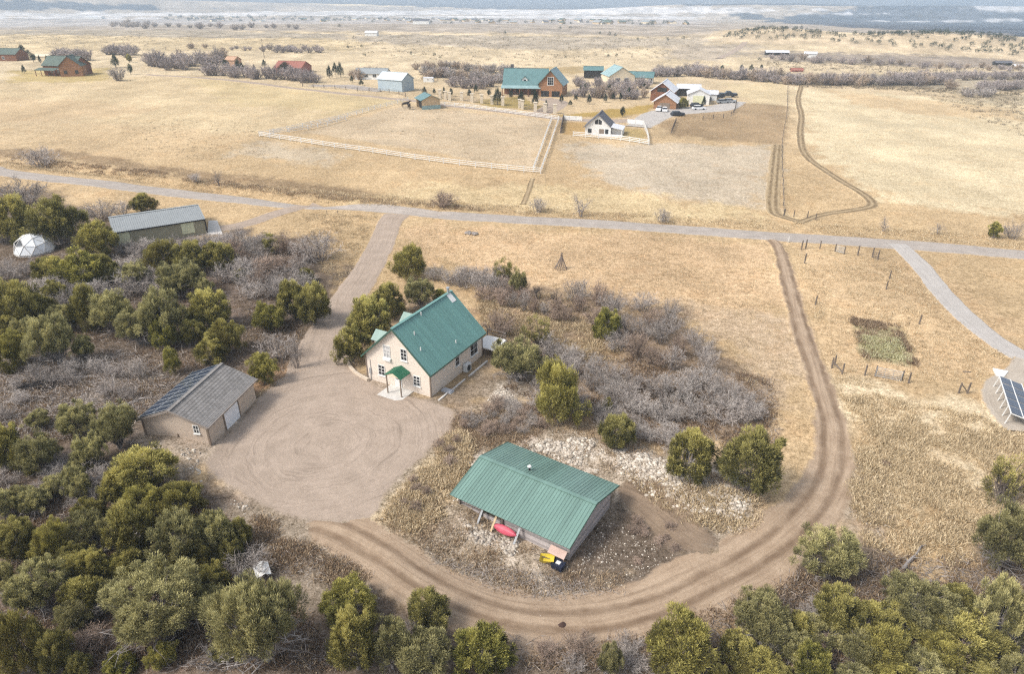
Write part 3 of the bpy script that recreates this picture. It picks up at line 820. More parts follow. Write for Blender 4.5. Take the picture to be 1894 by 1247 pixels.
# --- junipers and pinyons that stand alone or can be told apart
J = [
 ('green', 755, 454, 515, 76, 'round dark green juniper standing alone beside the drive above the green-roofed house'),
 ('pinyon', 778, 515, 572, 62, 'loose olive juniper behind the green-roofed house, below the round lone one'),
 ('juniper', 716, 524, 590, 68, 'brownish green juniper at the drive edge behind the small dormers'),
 ('green', 814, 535, 562, 30, 'small yellow-green juniper peeping over the green house ridge by the chimney'),
 ('juniper', 683, 548, 636, 82, 'tall olive juniper beside the left wall of the green-roofed house'),
 ('juniper', 648, 602, 674, 70, 'bushy olive juniper at the bend of the drive, left of the green-roofed house'),
 ('sparse', 936, 474, 524, 46, 'gappy dark juniper with a leaning top at the edge of the golden field'),
 ('pinyon', 959, 500, 548, 40, 'thin pale olive juniper just below the gappy leaning one'),
 ('sparse', 997, 583, 646, 60, 'dark open juniper right of the green house deck'),
 ('green', 1123, 568, 630, 54, 'bright yellow-green juniper alone among the grey oak scrub'),
 ('pinyon', 955, 630, 714, 104, 'wide loose olive pinyon touching the house retaining wall'),
 ('green', 1035, 668, 788, 98, 'largest upright bright green juniper in the slope above the barn'),
 ('cone', 1123, 734, 772, 26, 'small narrow juniper between the tall upright one and the barn rubble'),
 ('juniper', 1143, 766, 832, 68, 'olive juniper at the top edge of the white rubble behind the barn'),
 ('juniper', 1278, 790, 890, 92, 'left one of the two big junipers at the end of the white rubble'),
 ('juniper', 1393, 792, 918, 122, 'right and larger of two big junipers beside the bend of the dirt track'),
 ('pinyon', 1540, 980, 1088, 128, 'grey-green open pinyon inside the curve end of the dirt track, lower right'),
 ('green', 485, 654, 713, 54, 'bright round juniper at the corner of the tan garage roof'),
 ('juniper', 541, 518, 594, 62, 'left one of a joined pair of olive junipers left of the drive'),
 ('juniper', 579, 524, 604, 66, 'right one of a joined pair of olive junipers left of the drive'),
 ('green', 494, 558, 614, 66, 'rounded light-tipped juniper beside the mouth of the gravel yard'),
 ('green', 567, 496, 524, 34, 'small round juniper above the joined pair by the drive'),
 ('sparse', 503, 430, 470, 54, 'ragged small juniper right of the long grey shed'),
 ('cone', 316, 643, 692, 34, 'small narrow yellow-green juniper above the solar garage roof'),
 ('juniper', 265, 358, 394, 50, 'small juniper behind the long grey shed'),
 ('green', 1841, 411, 441, 23, 'small dark juniper beyond the road at the right edge'),
 ('bigpinyon', 282, 1050, 1216, 196, 'biggest golden-green pinyon in the lower left with bare grey limbs below'),
 ('bigpinyon', 480, 1066, 1250, 172, 'big grey-green pinyon at the bottom below the white debris'),
 ('green', 648, 1066, 1164, 112, 'dense bright juniper at the lower edge of the dirt track, left bottom'),
 ('juniper', 655, 1128, 1246, 92, 'olive juniper at the bottom edge just below the dense bright one'),
 ('juniper', 793, 1082, 1170, 92, 'upright golden-green juniper touching the dirt track, bottom centre'),
 ('pinyon', 785, 1156, 1262, 112, 'grey-green pinyon at the bottom edge below the upright golden one'),
 ('green', 890, 1154, 1262, 118, 'broad bright juniper at the bottom edge beside the dirt track'),
 ('green', 1252, 1132, 1262, 124, 'bright yellow-green juniper by itself at the bottom edge right of centre'),
 ('pinyon', 1126, 1195, 1262, 52, 'low dull pinyon at the bottom edge left of the bright yellow-green one'),
 ('juniper', 262, 824, 920, 114, 'olive juniper below the gable wall of the tan garage'),
 ('green', 262, 890, 965, 80, 'dense bright juniper left of the yard corner, below the garage'),
 ('green', 335, 888, 966, 98, 'dense bright juniper with rounded lumps at the yard corner'),
 ('pinyon', 338, 944, 1050, 110, 'brown-tinged pinyon with a dead grey limb below the yard corner'),
 ('pinyon', 402, 942, 1026, 78, 'russet pinyon nearest the lower left rim of the gravel yard'),
 ('juniper', 240, 922, 1028, 92, 'upright golden juniper in the woods below the garage, left of the russet ones'),
 ('sparse', 1866, 832, 938, 84, 'sparse juniper with bare white limbs at the right edge'),
 ('pinyon', 1858, 938, 1066, 108, 'broad olive pinyon at the right edge below the sparse one'),
]
for k, cx, top, bot, w, lab in J: tree(k, cx, top, bot, w, lab)

# --- stands in which nothing tells the trees apart
def stand(rows, label, group):
    for k, cx, top, bot, w in rows: tree(k, cx, top, bot, w, label, group)
stand([('juniper', 29, 364, 450, 74), ('juniper', 101, 366, 454, 100), ('green', 181, 409, 474, 72), ('pinyon', -20, 380, 450, 60)],
      'dark green juniper in the stand behind the white dome', 'junipers behind the white dome')
stand([('juniper', 100, 474, 526, 60), ('green', 152, 461, 532, 92), ('juniper', 192, 470, 524, 56)],
      'green juniper in the clump right of and below the white dome', 'junipers below the white dome')
stand([('green', 300, 443, 500, 72), ('juniper', 352, 446, 508, 70), ('juniper', 405, 447, 505, 66), ('pinyon', 331, 486, 552, 88), ('green', 446, 496, 518, 34)],
      'juniper in the clump in front of the long grey shed', 'junipers in front of the long grey shed')
stand([('juniper', 25, 515, 618, 90), ('juniper', 158, 528, 614, 64), ('pinyon', 97, 586, 684, 90), ('green', 18, 612, 684, 74), ('pinyon', 206, 538, 624, 76), ('pinyon', 290, 536, 642, 98),
       ('juniper', 385, 535, 612, 80), ('green', 303, 585, 648, 50), ('green', 420, 590, 658, 64), ('juniper', 388, 618, 678, 68), ('pinyon', 45, 590, 644, 50), ('pinyon', 115, 562, 614, 58),
       ('juniper', 355, 590, 640, 46), ('pinyon', 250, 575, 640, 60), ('juniper', 70, 540, 600, 60), ('pinyon', 150, 620, 670, 48)],
      'juniper in the dense wood between the white dome and the solar garage', 'junipers in the wood left of the drive')
stand([('pinyon', 135, 748, 814, 80), ('pinyon', 212, 752, 838, 86), ('pinyon', 65, 803, 884, 76), ('pinyon', 66, 758, 794, 54), ('juniper', 12, 782, 874, 66), ('pinyon', 165, 806, 870, 60)],
      'thin greyish pinyon in the open wood left of the solar garage', 'thin pinyons left of the solar garage')
stand([('juniper', 165, 918, 974, 60), ('pinyon', 135, 864, 920, 54), ('juniper', 28, 958, 1040, 74), ('green', 95, 960, 1042, 70), ('bigpinyon', 58, 1042, 1146, 112), ('green', 30, 1126, 1255, 98),
       ('juniper', 237, 1012, 1064, 70), ('juniper', 170, 1018, 1080, 64), ('green', 362, 998, 1058, 58), ('juniper', 445, 956, 1014, 44), ('pinyon', 5, 905, 965, 50), ('juniper', 100, 1165, 1250, 66),
       ('pinyon', 8, 1040, 1110, 50), ('pinyon', 200, 955, 1010, 48), ('juniper', 150, 1062, 1142, 84), ('pinyon', 392, 1078, 1152, 82), ('juniper', 215, 868, 930, 62), ('green', 320, 1012, 1070, 70), ('pinyon', 722, 1152, 1244, 74), ('juniper', 130, 1002, 1060, 62), ('pinyon', 60, 905, 960, 60)],
      'juniper in the dark wood filling the lower left corner', 'junipers in the lower left wood')
stand([('bigpinyon', 1410, 1096, 1206, 122), ('juniper', 1550, 1082, 1176, 88), ('juniper', 1612, 1108, 1176, 66), ('bigpinyon', 1695, 1056, 1166, 138), ('juniper', 1785, 1128, 1226, 114),
       ('green', 1630, 1148, 1242, 100), ('pinyon', 1862, 1072, 1206, 96), ('green', 1400, 1198, 1265, 86), ('green', 1502, 1184, 1262, 76), ('juniper', 1448, 1226, 1275, 60), ('juniper', 1812, 1222, 1275, 70),
       ('pinyon', 1712, 1202, 1275, 96), ('pinyon', 1580, 1230, 1290, 70), ('juniper', 1480, 1130, 1190, 60), ('juniper', 1740, 1120, 1180, 60), ('pinyon', 1880, 1200, 1280, 80), ('juniper', 1330, 1225, 1280, 50), ('juniper', 1660, 1112, 1182, 84), ('pinyon', 1520, 1135, 1202, 84), ('green', 1745, 1165, 1238, 84), ('pinyon', 1585, 1162, 1238, 84), ('juniper', 1835, 1158, 1238, 94), ('juniper', 1368, 1168, 1242, 80), ('pinyon', 1892, 1122, 1204, 84), ('green', 1660, 1212, 1284, 92), ('juniper', 1772, 1076, 1138, 74), ('pinyon', 1470, 1168, 1238, 84)],
      'juniper in the wood filling the lower right corner', 'junipers in the lower right wood')

def fill(px, n, kinds, wpx, label, group, taken):
    P = np.array(px, float); lo, hi = P.min(0), P.max(0); k = 0
    for _ in range(4000):
        x, y, w = random.uniform(lo[0], hi[0]), random.uniform(lo[1], hi[1]), random.uniform(*wpx)
        h = w * random.uniform(.8, 1.05)
        if poly_sd(np.array([x]), np.array([y]), P)[0] > 0 or any(abs(x - a) < .42 * (w + b) and abs(y - h / 2 - c) < .42 * (h + d) for a, c, b, d in taken): continue
        taken.append((x, y - h / 2, w, h)); tree(random.choice(kinds), x, y - h, y, w, label, group); k += 1
        if k >= n: break
TAKEN = [(282, 1133, 150, 120), (480, 1150, 130, 140), (240, 975, 70, 80), (262, 870, 90, 70), (338, 990, 90, 80), (362, 1028, 40, 40), (58, 1094, 90, 80), (30, 1190, 70, 90), (95, 1000, 50, 60), (28, 1000, 50, 60)]
fill([(0, 850), (190, 850), (330, 1010), (440, 1040), (420, 1260), (0, 1260)], 18, ['pinyon', 'juniper', 'pinyon', 'green'], (46, 74), 'juniper in the dark wood filling the lower left corner', 'junipers in the lower left wood', TAKEN)
fill([(0, 500), (230, 500), (420, 560), (400, 640), (250, 660), (0, 650)], 9, ['pinyon', 'juniper'], (40, 60), 'juniper in the dense wood between the white dome and the solar garage', 'junipers in the wood left of the drive', [(158, 570, 60, 60), (290, 590, 80, 80), (97, 635, 80, 70), (385, 575, 70, 60)])

# --- bare shrubs
B_ = [
 ('grey', 585, 428, 487, 90, 'big round grey leafless bush right of the grey shed and its spur road'),
 ('tall', 510, 610, 674, 80, 'tall grey leafless sapling clump at the yard mouth behind the bright garage juniper'),
 ('tall', 546, 624, 684, 34, 'thin grey leafless sapling clump beside the yard mouth'),
 ('grey', 40, 334, 376, 90, 'grey leafless thicket bush at the left edge under the road'),
 ('grey', 184, 368, 408, 66, 'round dark leafless bush behind the left end of the grey shed'),
 ('pale', 224, 368, 400, 44, 'pale leafless bush behind the middle of the grey shed'),
 ('grey', 72, 270, 308, 72, 'dark leafless willow clump beyond the road at the left edge'),
 ('pale', 362, 318, 338, 30, 'small pale leafless bush in the roadside ditch'),
 ('brown', 820, 352, 384, 52, 'brown leafless bush beyond the road above the driveway mouth'),
 ('pale', 995, 362, 393, 36, 'small grey bush beyond the road at the foot of the paddock path'),
 ('grey', 1225, 384, 413, 34, 'pale leafless bush beyond the road, nearer the field gate'),
 ('grey', 1878, 408, 443, 40, 'pale leafless bush beyond the road at the right edge'),
 ('brown', 922, 570, 622, 72, 'reddish brown leafless brush beside the green house deck'),
 ('grey', 460, 1012, 1078, 90, 'grey bare shrub around the white debris in the lower woods'),
]
for a in B_: shrub(*a[:5], a[5])
for k, cx, top, bot, w, lab in [
 ('baretree', 1075, 346, 401, 56, 'leafless round tree beyond the road right of the paddock corner'),
 ('baretree', 402, 302, 344, 30, 'slim leafless tree on the ditch bank left of the paddock'),
 ('baretree', 1636, 391, 428, 30, 'leafless upright tree beyond the road near the hay field track'),
 ('baretree', 1737, 405, 434, 36, 'low leafless tree beyond the road at the right'),
 ('gnarly', 992, 516, 558, 48, 'black gnarled leafless oak at the field edge, left of the forked one'),
 ('gnarly', 1030, 524, 564, 40, 'black forked leafless oak leaning out over the golden field')]:
    shrub(k, cx, top, bot, w, lab, None, 'bare_tree', 'tree')
for cx, top, bot, w, lab in [(352, 955, 1010, 60, 'bleached dead juniper limbs between the dense junipers below the yard corner'), (752, 1128, 1180, 50, 'bleached dead limbs left of the upright golden juniper by the dirt track'),
        (186, 985, 1030, 60, 'blue-grey dead juniper in the dark gap of the lower left wood'), (1575, 1150, 1215, 80, 'tangled grey dead juniper in the lower right wood, left of centre'), (1690, 1100, 1160, 70, 'grey dead limbs under the largest pinyon of the lower right wood'),
        (1880, 880, 935, 60, 'white dead limbs beside the sparse juniper at the right edge'), (610, 1160, 1235, 60, 'pale dead limbs in the dark gap right of the big grey-green pinyon'), (395, 1180, 1245, 90, 'grey dead limbs on the ground right of the biggest golden pinyon'), (900, 1200, 1250, 60, 'pale dead twigs inside the broad bright juniper at the bottom edge')]:
    shrub('dead', cx, top, bot, w, lab, None, 'dead_juniper', 'tree')

def thicket(px, n, kinds, wpx, hpx, label, group, mind=.55, name='bare_shrub'):
    """n shrubs spread over a patch of ground outlined in the photo, nearer ones spaced out"""
    P = np.array(px, float)
    out = []; tries = 0
    lo, hi = P.min(0), P.max(0)
    while len(out) < n and tries < 6000:
        tries += 1
        x = random.uniform(lo[0], hi[0]); y = random.uniform(lo[1], hi[1])
        if poly_sd(np.array([x]), np.array([y]), P)[0] > 0: continue
        w = random.uniform(*wpx); h = random.uniform(*hpx)
        if any(abs(x - a) < mind * w and abs(y - b) < mind * h * .8 for a, b in out): continue
        out.append((x, y))
        shrub(random.choice(kinds), x, y - h, y, w, label, group, name)
OAK = 'grey leafless scrub oak bush in the thicket between the house and the dirt track'
thicket([(1060, 560), (1130, 555), (1210, 580), (1290, 610), (1330, 660), (1320, 690), (1250, 690), (1150, 660), (1090, 610)], 20, ['grey', 'grey', 'tall', 'brown'], (40, 60), (40, 58), OAK, 'scrub oak thicket')
thicket([(1000, 668), (1040, 660), (1110, 700), (1200, 735), (1300, 715), (1360, 740), (1425, 775), (1415, 800), (1320, 800), (1200, 785), (1100, 735), (1020, 695)], 44, ['pale', 'grey', 'pale'], (44, 68), (38, 52), OAK, 'scrub oak thicket')
thicket([(1090, 770), (1150, 785), (1280, 825), (1240, 835), (1130, 810)], 9, ['pale', 'grey'], (44, 60), (36, 48), OAK, 'scrub oak thicket')
thicket([(985, 770), (1000, 720), (1070, 740), (1090, 775), (1060, 790)], 6, ['grey'], (40, 56), (36, 48), OAK, 'scrub oak thicket')
thicket([(850, 520), (930, 520), (1000, 570), (1070, 575), (1060, 600), (960, 585), (900, 560)], 22, ['brown', 'brown', 'tall'], (30, 48), (26, 40), 'short grey-brown brush in the rough ground behind the green-roofed house', 'brush behind the house')
thicket([(800, 515), (930, 520), (930, 545), (820, 540)], 12, ['grey', 'pale'], (34, 50), (30, 38), 'grey leafless bush in the strip along the golden field edge', 'bushes along the field edge')
thicket([(395, 455), (500, 455), (560, 490), (560, 540), (480, 560), (420, 530)], 26, ['grey', 'pale', 'brown', 'grey'], (40, 62), (34, 50), 'grey leafless bush in the thicket between the grey shed and the drive', 'thicket left of the drive')
thicket([(225, 470), (300, 458), (420, 452), (430, 470), (260, 495)], 14, ['grey', 'pale'], (36, 52), (22, 32), 'grey leafless bush along the front of the long grey shed', 'bushes along the grey shed')
thicket([(195, 500), (300, 520), (290, 555), (230, 560), (60, 580), (50, 545)], 14, ['grey', 'pale'], (44, 66), (32, 46), 'grey leafless bush in the wood below the white dome', 'bushes below the white dome')
thicket([(-10, 492), (70, 500), (60, 515), (-20, 520)], 4, ['grey'], (40, 56), (18, 26), 'grey leafless bush around the foot of the white dome', 'bushes by the white dome')
thicket([(10, 700), (120, 690), (260, 700), (250, 745), (60, 740), (0, 820)], 12, ['pale', 'grey'], (36, 54), (26, 40), 'low grey bare brush in the clearing left of the solar garage', 'brush in the clearing')
thicket([(0, 850), (200, 850), (210, 960), (0, 940)], 10, ['grey', 'pale'], (44, 64), (34, 46), 'grey leafless bush among the thin pinyons left of the garage', 'bushes among the pinyons')
thicket([(60, 1050), (420, 1040), (430, 1240), (120, 1240)], 7, ['grey', 'brown'], (56, 80), (44, 60), 'grey bare brush on the dark floor of the lower left wood', 'brush in the lower left wood')
thicket([(1000, 1195), (1180, 1200), (1330, 1180), (1340, 1250), (1000, 1250)], 9, ['brown', 'grey'], (50, 70), (36, 50), 'low grey-brown brush along the bottom edge under the dirt track', 'brush under the dirt track')
thicket([(1400, 1150), (1850, 1160), (1850, 1240), (1400, 1240)], 8, ['grey', 'brown'], (54, 76), (40, 56), 'grey bare brush between the junipers of the lower right wood', 'brush in the lower right wood')

thicket([(850, 790), (930, 740), (1000, 765), (1010, 800), (900, 815)], 26, ['brown', 'brown', 'grey'], (22, 36), (16, 26), 'small reddish brown dry bush on the bank between the house and the barn', 'dry brush on the bank above the barn', name='dry_bush')
thicket([(745, 900), (800, 830), (860, 800), (850, 860), (800, 950), (750, 970)], 9, ['brown', 'brown'], (18, 30), (14, 24), 'small straw-brown dry bush on the bank between the yard and the barn', 'dry brush on the bank beside the yard', name='dry_bush')
thicket([(1150, 970), (1240, 975), (1260, 1040), (1170, 1080)], 9, ['brown'], (20, 32), (14, 22), 'small brown dry bush right of the barn end wall', 'dry brush right of the barn', name='dry_bush')

# --- the far side of the valley floor
def row(pts, n, kinds, w, h, label, group, jit=(6, 3), name='bare_willow', cat='shrub'):
    pts = np.array(pts, float); seg = np.linalg.norm(np.diff(pts, axis=0), axis=1); s = np.concatenate([[0], np.cumsum(seg)])
    for k in range(n):
        q = (k + .5) / n * s[-1]
        x = np.interp(q, s, pts[:, 0]) + random.uniform(-1, 1) * jit[0]; y = np.interp(q, s, pts[:, 1]) + random.uniform(-1, 1) * jit[1]
        hh = random.uniform(*h)
        shrub(random.choice(kinds), x, y - hh, y, random.uniform(*w), label, group, name, cat)
row([(1262, 138), (1330, 142), (1450, 152), (1600, 156), (1740, 156)], 62, ['wide', 'wide', 'widebrown'], (22, 34), (15, 24), 'grey leafless willow in the long hedgerow beyond the right-hand fields', 'hedgerow beyond the right-hand fields')
row([(1640, 145), (1894, 144)], 20, ['wide'], (20, 30), (9, 14), 'grey leafless willow in the thin band behind the long hedgerow', 'thin band behind the hedgerow')
row([(1815, 164), (1890, 166)], 9, ['wide'], (22, 30), (14, 19), 'grey willow in the oval clump at the right edge beyond the hay field', 'oval clump at the right edge')
row([(1790, 174), (1840, 175)], 6, ['widepale'], (18, 26), (8, 12), 'pale willow in the low clump nearer than the oval clump', 'low clump at the right edge')
row([(1755, 162), (1762, 164)], 2, ['widebrown'], (22, 28), (13, 17), 'brownish willow between the hedgerow and the oval clump', 'two willows by the oval clump')
row([(270, 122), (345, 130)], 10, ['wide'], (26, 36), (24, 34), 'tall grey leafless tree in the clump right of the left log house', 'clump right of the left log house', cat='tree')
row([(330, 120), (420, 116)], 10, ['wide', 'widebrown'], (24, 34), (18, 28), 'grey leafless tree behind the front hedge of the red-roofed house', 'trees behind the front hedge', cat='tree')
row([(378, 136), (460, 142), (590, 152)], 22, ['wide'], (24, 34), (18, 26), 'grey leafless bush in the front hedge along the lane to the red-roofed house', 'front hedge by the lane')
row([(100, 106), (165, 108)], 8, ['wide'], (22, 30), (16, 22), 'grey leafless tree behind the left log house', 'trees behind the left log house', cat='tree')
row([(195, 100), (245, 104)], 7, ['wide'], (22, 30), (14, 20), 'grey leafless tree in the clump farther behind the left log house', 'far clump behind the log house', cat='tree')
shrub('widepale', 218, 122, 148, 34, 'pale leafless round tree at the right corner of the left log house', None, 'bare_tree', 'tree')
row([(488, 93), (592, 95)], 14, ['wide'], (14, 22), (8, 12), 'grey willow in the thin far row above the red-roofed house', 'thin far row')
row([(420, 92), (470, 92)], 4, ['wide'], (10, 14), (4, 6), 'tiny grey willow left of the thin far row', 'tiny far willows')
row([(340, 86), (380, 90)], 3, ['widebrown'], (12, 18), (6, 10), 'brown far bush above the clump of tall grey trees', 'far brown bushes')
row([(650, 146), (700, 142)], 8, ['wide', 'widebrown'], (20, 28), (15, 22), 'leafless tree around the pale low house beside the blue metal barn', 'trees by the pale low house', cat='tree')
row([(780, 138), (950, 150)], 24, ['widebrown', 'wide', 'widepale'], (20, 32), (10, 18), 'leafless bush in the scrub between the blue barn and the log mansion', 'scrub left of the log mansion')
row([(830, 160), (915, 162)], 9, ['wide'], (22, 30), (16, 24), 'pinkish grey tree in the garden left of the log mansion', 'garden trees left of the mansion', cat='tree')
row([(770, 124), (960, 132)], 20, ['widebrown', 'widepale'], (18, 28), (7, 12), 'low tan bush in the pasture behind the log mansion', 'low bushes behind the mansion')
row([(1060, 178), (1190, 182)], 14, ['wide', 'widebrown'], (18, 28), (14, 24), 'leafless garden tree right of the log mansion', 'garden trees right of the mansion', cat='tree')
row([(1060, 160), (1140, 166), (1200, 165)], 12, ['wide'], (20, 28), (14, 22), 'leafless tree in front of the cream barn house', 'trees before the cream barn house', cat='tree')
row([(1205, 140), (1260, 138)], 10, ['wide'], (18, 26), (12, 20), 'leafless tree between the cream barn house and the hedgerow', 'trees right of the cream barn house', cat='tree')
row([(1420, 104), (1690, 118), (1894, 128)], 26, ['wide', 'widebrown'], (12, 22), (3, 6), 'grey willow in the faint brush band below the juniper hillocks', 'faint brush band')
row([(205, 46), (270, 46)], 5, ['widepale'], (14, 22), (2, 4), 'dim far willow on the left plain', 'dim far willows')
row([(200, 45), (560, 51)], 18, ['widepale', 'wide'], (10, 20), (2.5, 6), 'dim far tree in the broken row on the left plain', 'broken row on the left plain')

def many(kind, pts, label, group, w=(6, 9), h=(6, 9), name='juniper_tree'):
    for x, y in pts:
        ww = random.uniform(*w); hh = random.uniform(*h)
        X, Y, Z, rx, rz = fit_crown(x, y - hh, y, ww)
        o = obj(name, pick(kind, TREES)[0], None, (X, Y, Z), random.uniform(0, 6.28), label=label, cat='tree', group=group)
        o.scale = (rx, rx, rz)
def scatter_px(px, n, mind=3.5, bias=None):
    P = np.array(px, float); out = []; lo, hi = P.min(0), P.max(0)
    for _ in range(20000):
        x, y = random.uniform(lo[0], hi[0]), random.uniform(lo[1], hi[1])
        if poly_sd(np.array([x]), np.array([y]), P)[0] > 0 or any(abs(x - a) < mind * 1.4 and abs(y - b) < mind * .8 for a, b in out): continue
        out.append((x, y))
        if len(out) >= n: break
    return out
many('speck', scatter_px([(1320, 68), (1400, 54), (1470, 52), (1540, 64), (1570, 72), (1470, 76), (1380, 74)], 70), 'dark juniper dot on the left one of the two pale hillocks', 'junipers on the left hillock', (8, 12), (6, 9))
many('speck', scatter_px([(1530, 80), (1600, 66), (1740, 58), (1840, 70), (1894, 82), (1894, 106), (1800, 98), (1660, 90), (1600, 84)], 135), 'dark juniper dot on the right one of the two pale hillocks', 'junipers on the right hillock', (8, 14), (6.5, 10))
many('speck', [(669, 88), (674, 104), (760, 102), (803, 103), (814, 108), (1125, 106), (1140, 105), (934, 63), (1110, 63), (1127, 65), (1138, 68), (1046, 108), (1180, 74), (1235, 76), (628, 50), (1335, 130), (1405, 112), (643, 90), (1264, 72), (1036, 54), (1055, 53)],
     'single dark juniper dot on the open plain beyond the log mansion', 'dots on the open plain', (6, 9), (5, 8))
many('speck', scatter_px([(300, 30), (640, 33), (900, 36), (1280, 40), (1280, 47), (900, 44), (620, 40), (300, 38)], 110, 3), 'dim tree among the roofs of the far town', 'trees of the far town', (5, 10), (3, 6), 'town_tree')

many('spruce', [(1065, 186), (1105, 181), (1134, 184), (1178, 176), (1192, 168), (1055, 196), (945, 182), (905, 178), (880, 172), (868, 180), (1010, 199), (1082, 168), (1128, 170), (1212, 176), (650, 152), (668, 158), (470, 134), (505, 138), (575, 140), (350, 126)],
     'small dark conifer dotted through the gardens of the far houses', 'small conifers in the far gardens', (7, 10), (10, 16), 'spruce_tree')

# spruces and garden conifers
for cx, top, bot, w, lab in [
 (609, 118, 149, 12, 'left and shorter of three dark spruces left of the blue barn'), (619, 108, 146, 11, 'middle spruce of three left of the blue barn'), (629, 111, 147, 14, 'right spruce of three left of the blue barn'),
 (527, 115, 137, 26, 'dark spruce before the red-roofed house'), (440, 110, 130, 14, 'dark evergreen left of the orange-walled house'), (447, 116, 132, 10, 'yellowish evergreen beside the orange-walled house'), (488, 110, 124, 9, 'small evergreen between the orange and red roofs'), (417, 110, 124, 14, 'dark evergreen left of the front hedge'),
 (212, 101, 124, 18, 'dark spruce right of the left log house roof'), (240, 118, 137, 10, 'blue spruce by the lane right of the left log house'), (42, 84, 108, 26, 'large dark evergreen beside the far left green roof'), (60, 98, 114, 11, 'small spruce right of the far left green roof'), (73, 102, 116, 7, 'small dark spruce in the row behind the left log house lawn, left'), (87, 101, 117, 7, 'small dark spruce in the row behind the left log house lawn, right'), (43, 119, 136, 8, 'small dark spruce on the lawn left of the log house'), (104, 103, 117, 8, 'small spruce just above the log house roof'),
 (785, 160, 174, 9, 'small dark spruce behind the horse shelter'), (803, 163, 174, 6, 'tiny dark spruce right of the horse shelter roof'), (821, 155, 182, 8, 'slim spruce, left of two by the pillar fence'), (834, 157, 184, 8, 'slim spruce, right of two by the pillar fence'),
 (920, 164, 193, 19, 'blue spruce by the pillars left of the log mansion'), (964, 167, 196, 13, 'dark spruce before the mansion porch, left'), (990, 165, 197, 16, 'dark spruce before the mansion porch, right'), (1039, 172, 192, 9, 'blue spruce before the mansion garages'),
 (1075, 152, 174, 8, 'slim dark spruce right of the log mansion'), (1090, 174, 193, 9, 'blue-green spruce on the mansion rock garden'), (1120, 173, 189, 8, 'dark spruce on the right of the mansion rock garden'), (1163, 162, 181, 12, 'dark spruce before the cream barn house'), (1148, 170, 186, 8, 'small dark spruce beside the rock garden lane'),
 (1152, 197, 216, 11, 'dark spruce alone on the golden lawn by the white cottage'), (1302, 178, 197, 11, 'blue spruce before the white chalet shed'), (1254, 126, 136, 7, 'tiny dark evergreen, left of two by the hedgerow'), (1264, 126, 136, 7, 'tiny dark evergreen, right of two by the hedgerow'),
 (1336, 120, 128, 7, 'small dark evergreen, leftmost above the hedgerow'), (1390, 119, 131, 10, 'darkest evergreen above the hedgerow'), (1409, 119, 127, 7, 'small evergreen right of the darkest one above the hedgerow'), (1372, 119, 127, 8, 'small evergreen left of the darkest one above the hedgerow')]:
    tree('spruce', cx, top, bot, w, lab)
tree('green', 1265, 181, 200, 20, 'round green bush tree beside the red-gabled chalet')
tree('juniper', 238, 100, 115, 10, 'yellow-green tree behind the dark spruce near the left log house')

# ------------------------------------------------------------------ buildings
M_STUCCO = simple('cream_stucco', (.60, .53, .45), scale=.8, var=.08, rough=.9, bumpy=.15)
M_GREENROOF = simple('green_sheet_roof', (.130, .262, .235), stretch=(.12, 1.4, .12), scale=1.2, var=.13, rough=.4, spec=.4)
M_BARNROOF = simple('pale_green_sheet_roof', (.148, .240, .203), stretch=(.12, 1.2, .12), scale=1.2, var=.16, rough=.36, spec=.5)
M_DGREEN = simple('dark_green_sheet_roof', (.03, .13, .075), scale=.7, var=.1, rough=.45)
M_GTRIM = simple('green_trim', (.05, .10, .075), var=.1, rough=.6)
M_WHITE = simple('white_paint', (.70, .69, .66), var=.05, rough=.6)
M_TANTRIM = simple('tan_trim', (.22, .17, .13), var=.1, rough=.7)
M_CONC = simple('pale_concrete', (.56, .53, .49), scale=2, var=.12, rough=.9, bumpy=.1)
M_DARK = simple('dark_wall_and_shade', (.03, .028, .026), var=.2, rough=.9)  # near-black: painted shade for openings, also plain dark shed walls
M_METAL = simple('grey_metal', (.45, .46, .47), var=.1, rough=.45, metal=.5)
M_BLACK = simple('black_plastic', (.02, .02, .024), var=.2, rough=.5)
M_RUST = simple('weathered_post', (.13, .10, .08), (.24, .20, .17), 6, stretch=(1, 1, .2))
M_POST = simple('old_fence_wood', (.10, .08, .065), (.22, .18, .15), 8, stretch=(1, 1, .15))
M_TANSIDE = siding('tan_lap_siding', (.52, .425, .34), .22, .07, depth=.3, gap=.78)
M_CREAMSIDE = siding('cream_lap_siding', (.70, .61, .52), .2, .05, depth=.3, gap=.84)
M_BARNWOOD = siding('weathered_barn_boards', (.42, .38, .37), .2, .4, .9, gap=.4)
M_LOG = siding('log_wall', (.19, .085, .045), .35, .2, .7, gap=.35)
M_LOGL = siding('pale_log_wall', (.30, .155, .08), .35, .2, .7, gap=.4)
M_OLIVE = siding('olive_sheet_wall', (.30, .275, .19), .9, .05, .6, axis=0, gap=.75)
M_BLUESH = siding('blue_grey_sheet_wall', (.36, .43, .47), .8, .04, .6, axis=0, gap=.85)
M_GREYROOF = simple('grey_sheet_roof', (.27, .285, .285), scale=.4, var=.05, rough=.45, spec=.4)
M_SHINGLE = simple('dark_grey_shingles', (.12, .12, .135), scale=5, var=.25, rough=.9)
M_TEAL = simple('teal_sheet_roof', (.105, .195, .195), scale=.6, var=.12, rough=.38, spec=.45)
M_TEALP = simple('pale_teal_sheet_roof', (.25, .36, .36), scale=.6, var=.12, rough=.4, spec=.4)
M_OLDGREEN = simple('faded_green_roof', (.095, .125, .105), scale=.8, var=.15, rough=.7)
M_REDROOF = simple('red_tile_roof', (.30, .12, .09), scale=3, var=.25, rough=.8)
M_CREAM = simple('cream_paint', (.66, .57, .42), var=.06, rough=.85)
M_TANW = simple('tan_plank', (.50, .38, .24), scale=3, var=.12, rough=.85)
M_ORANGE = simple('orange_plaster', (.46, .29, .19), var=.1, rough=.9)
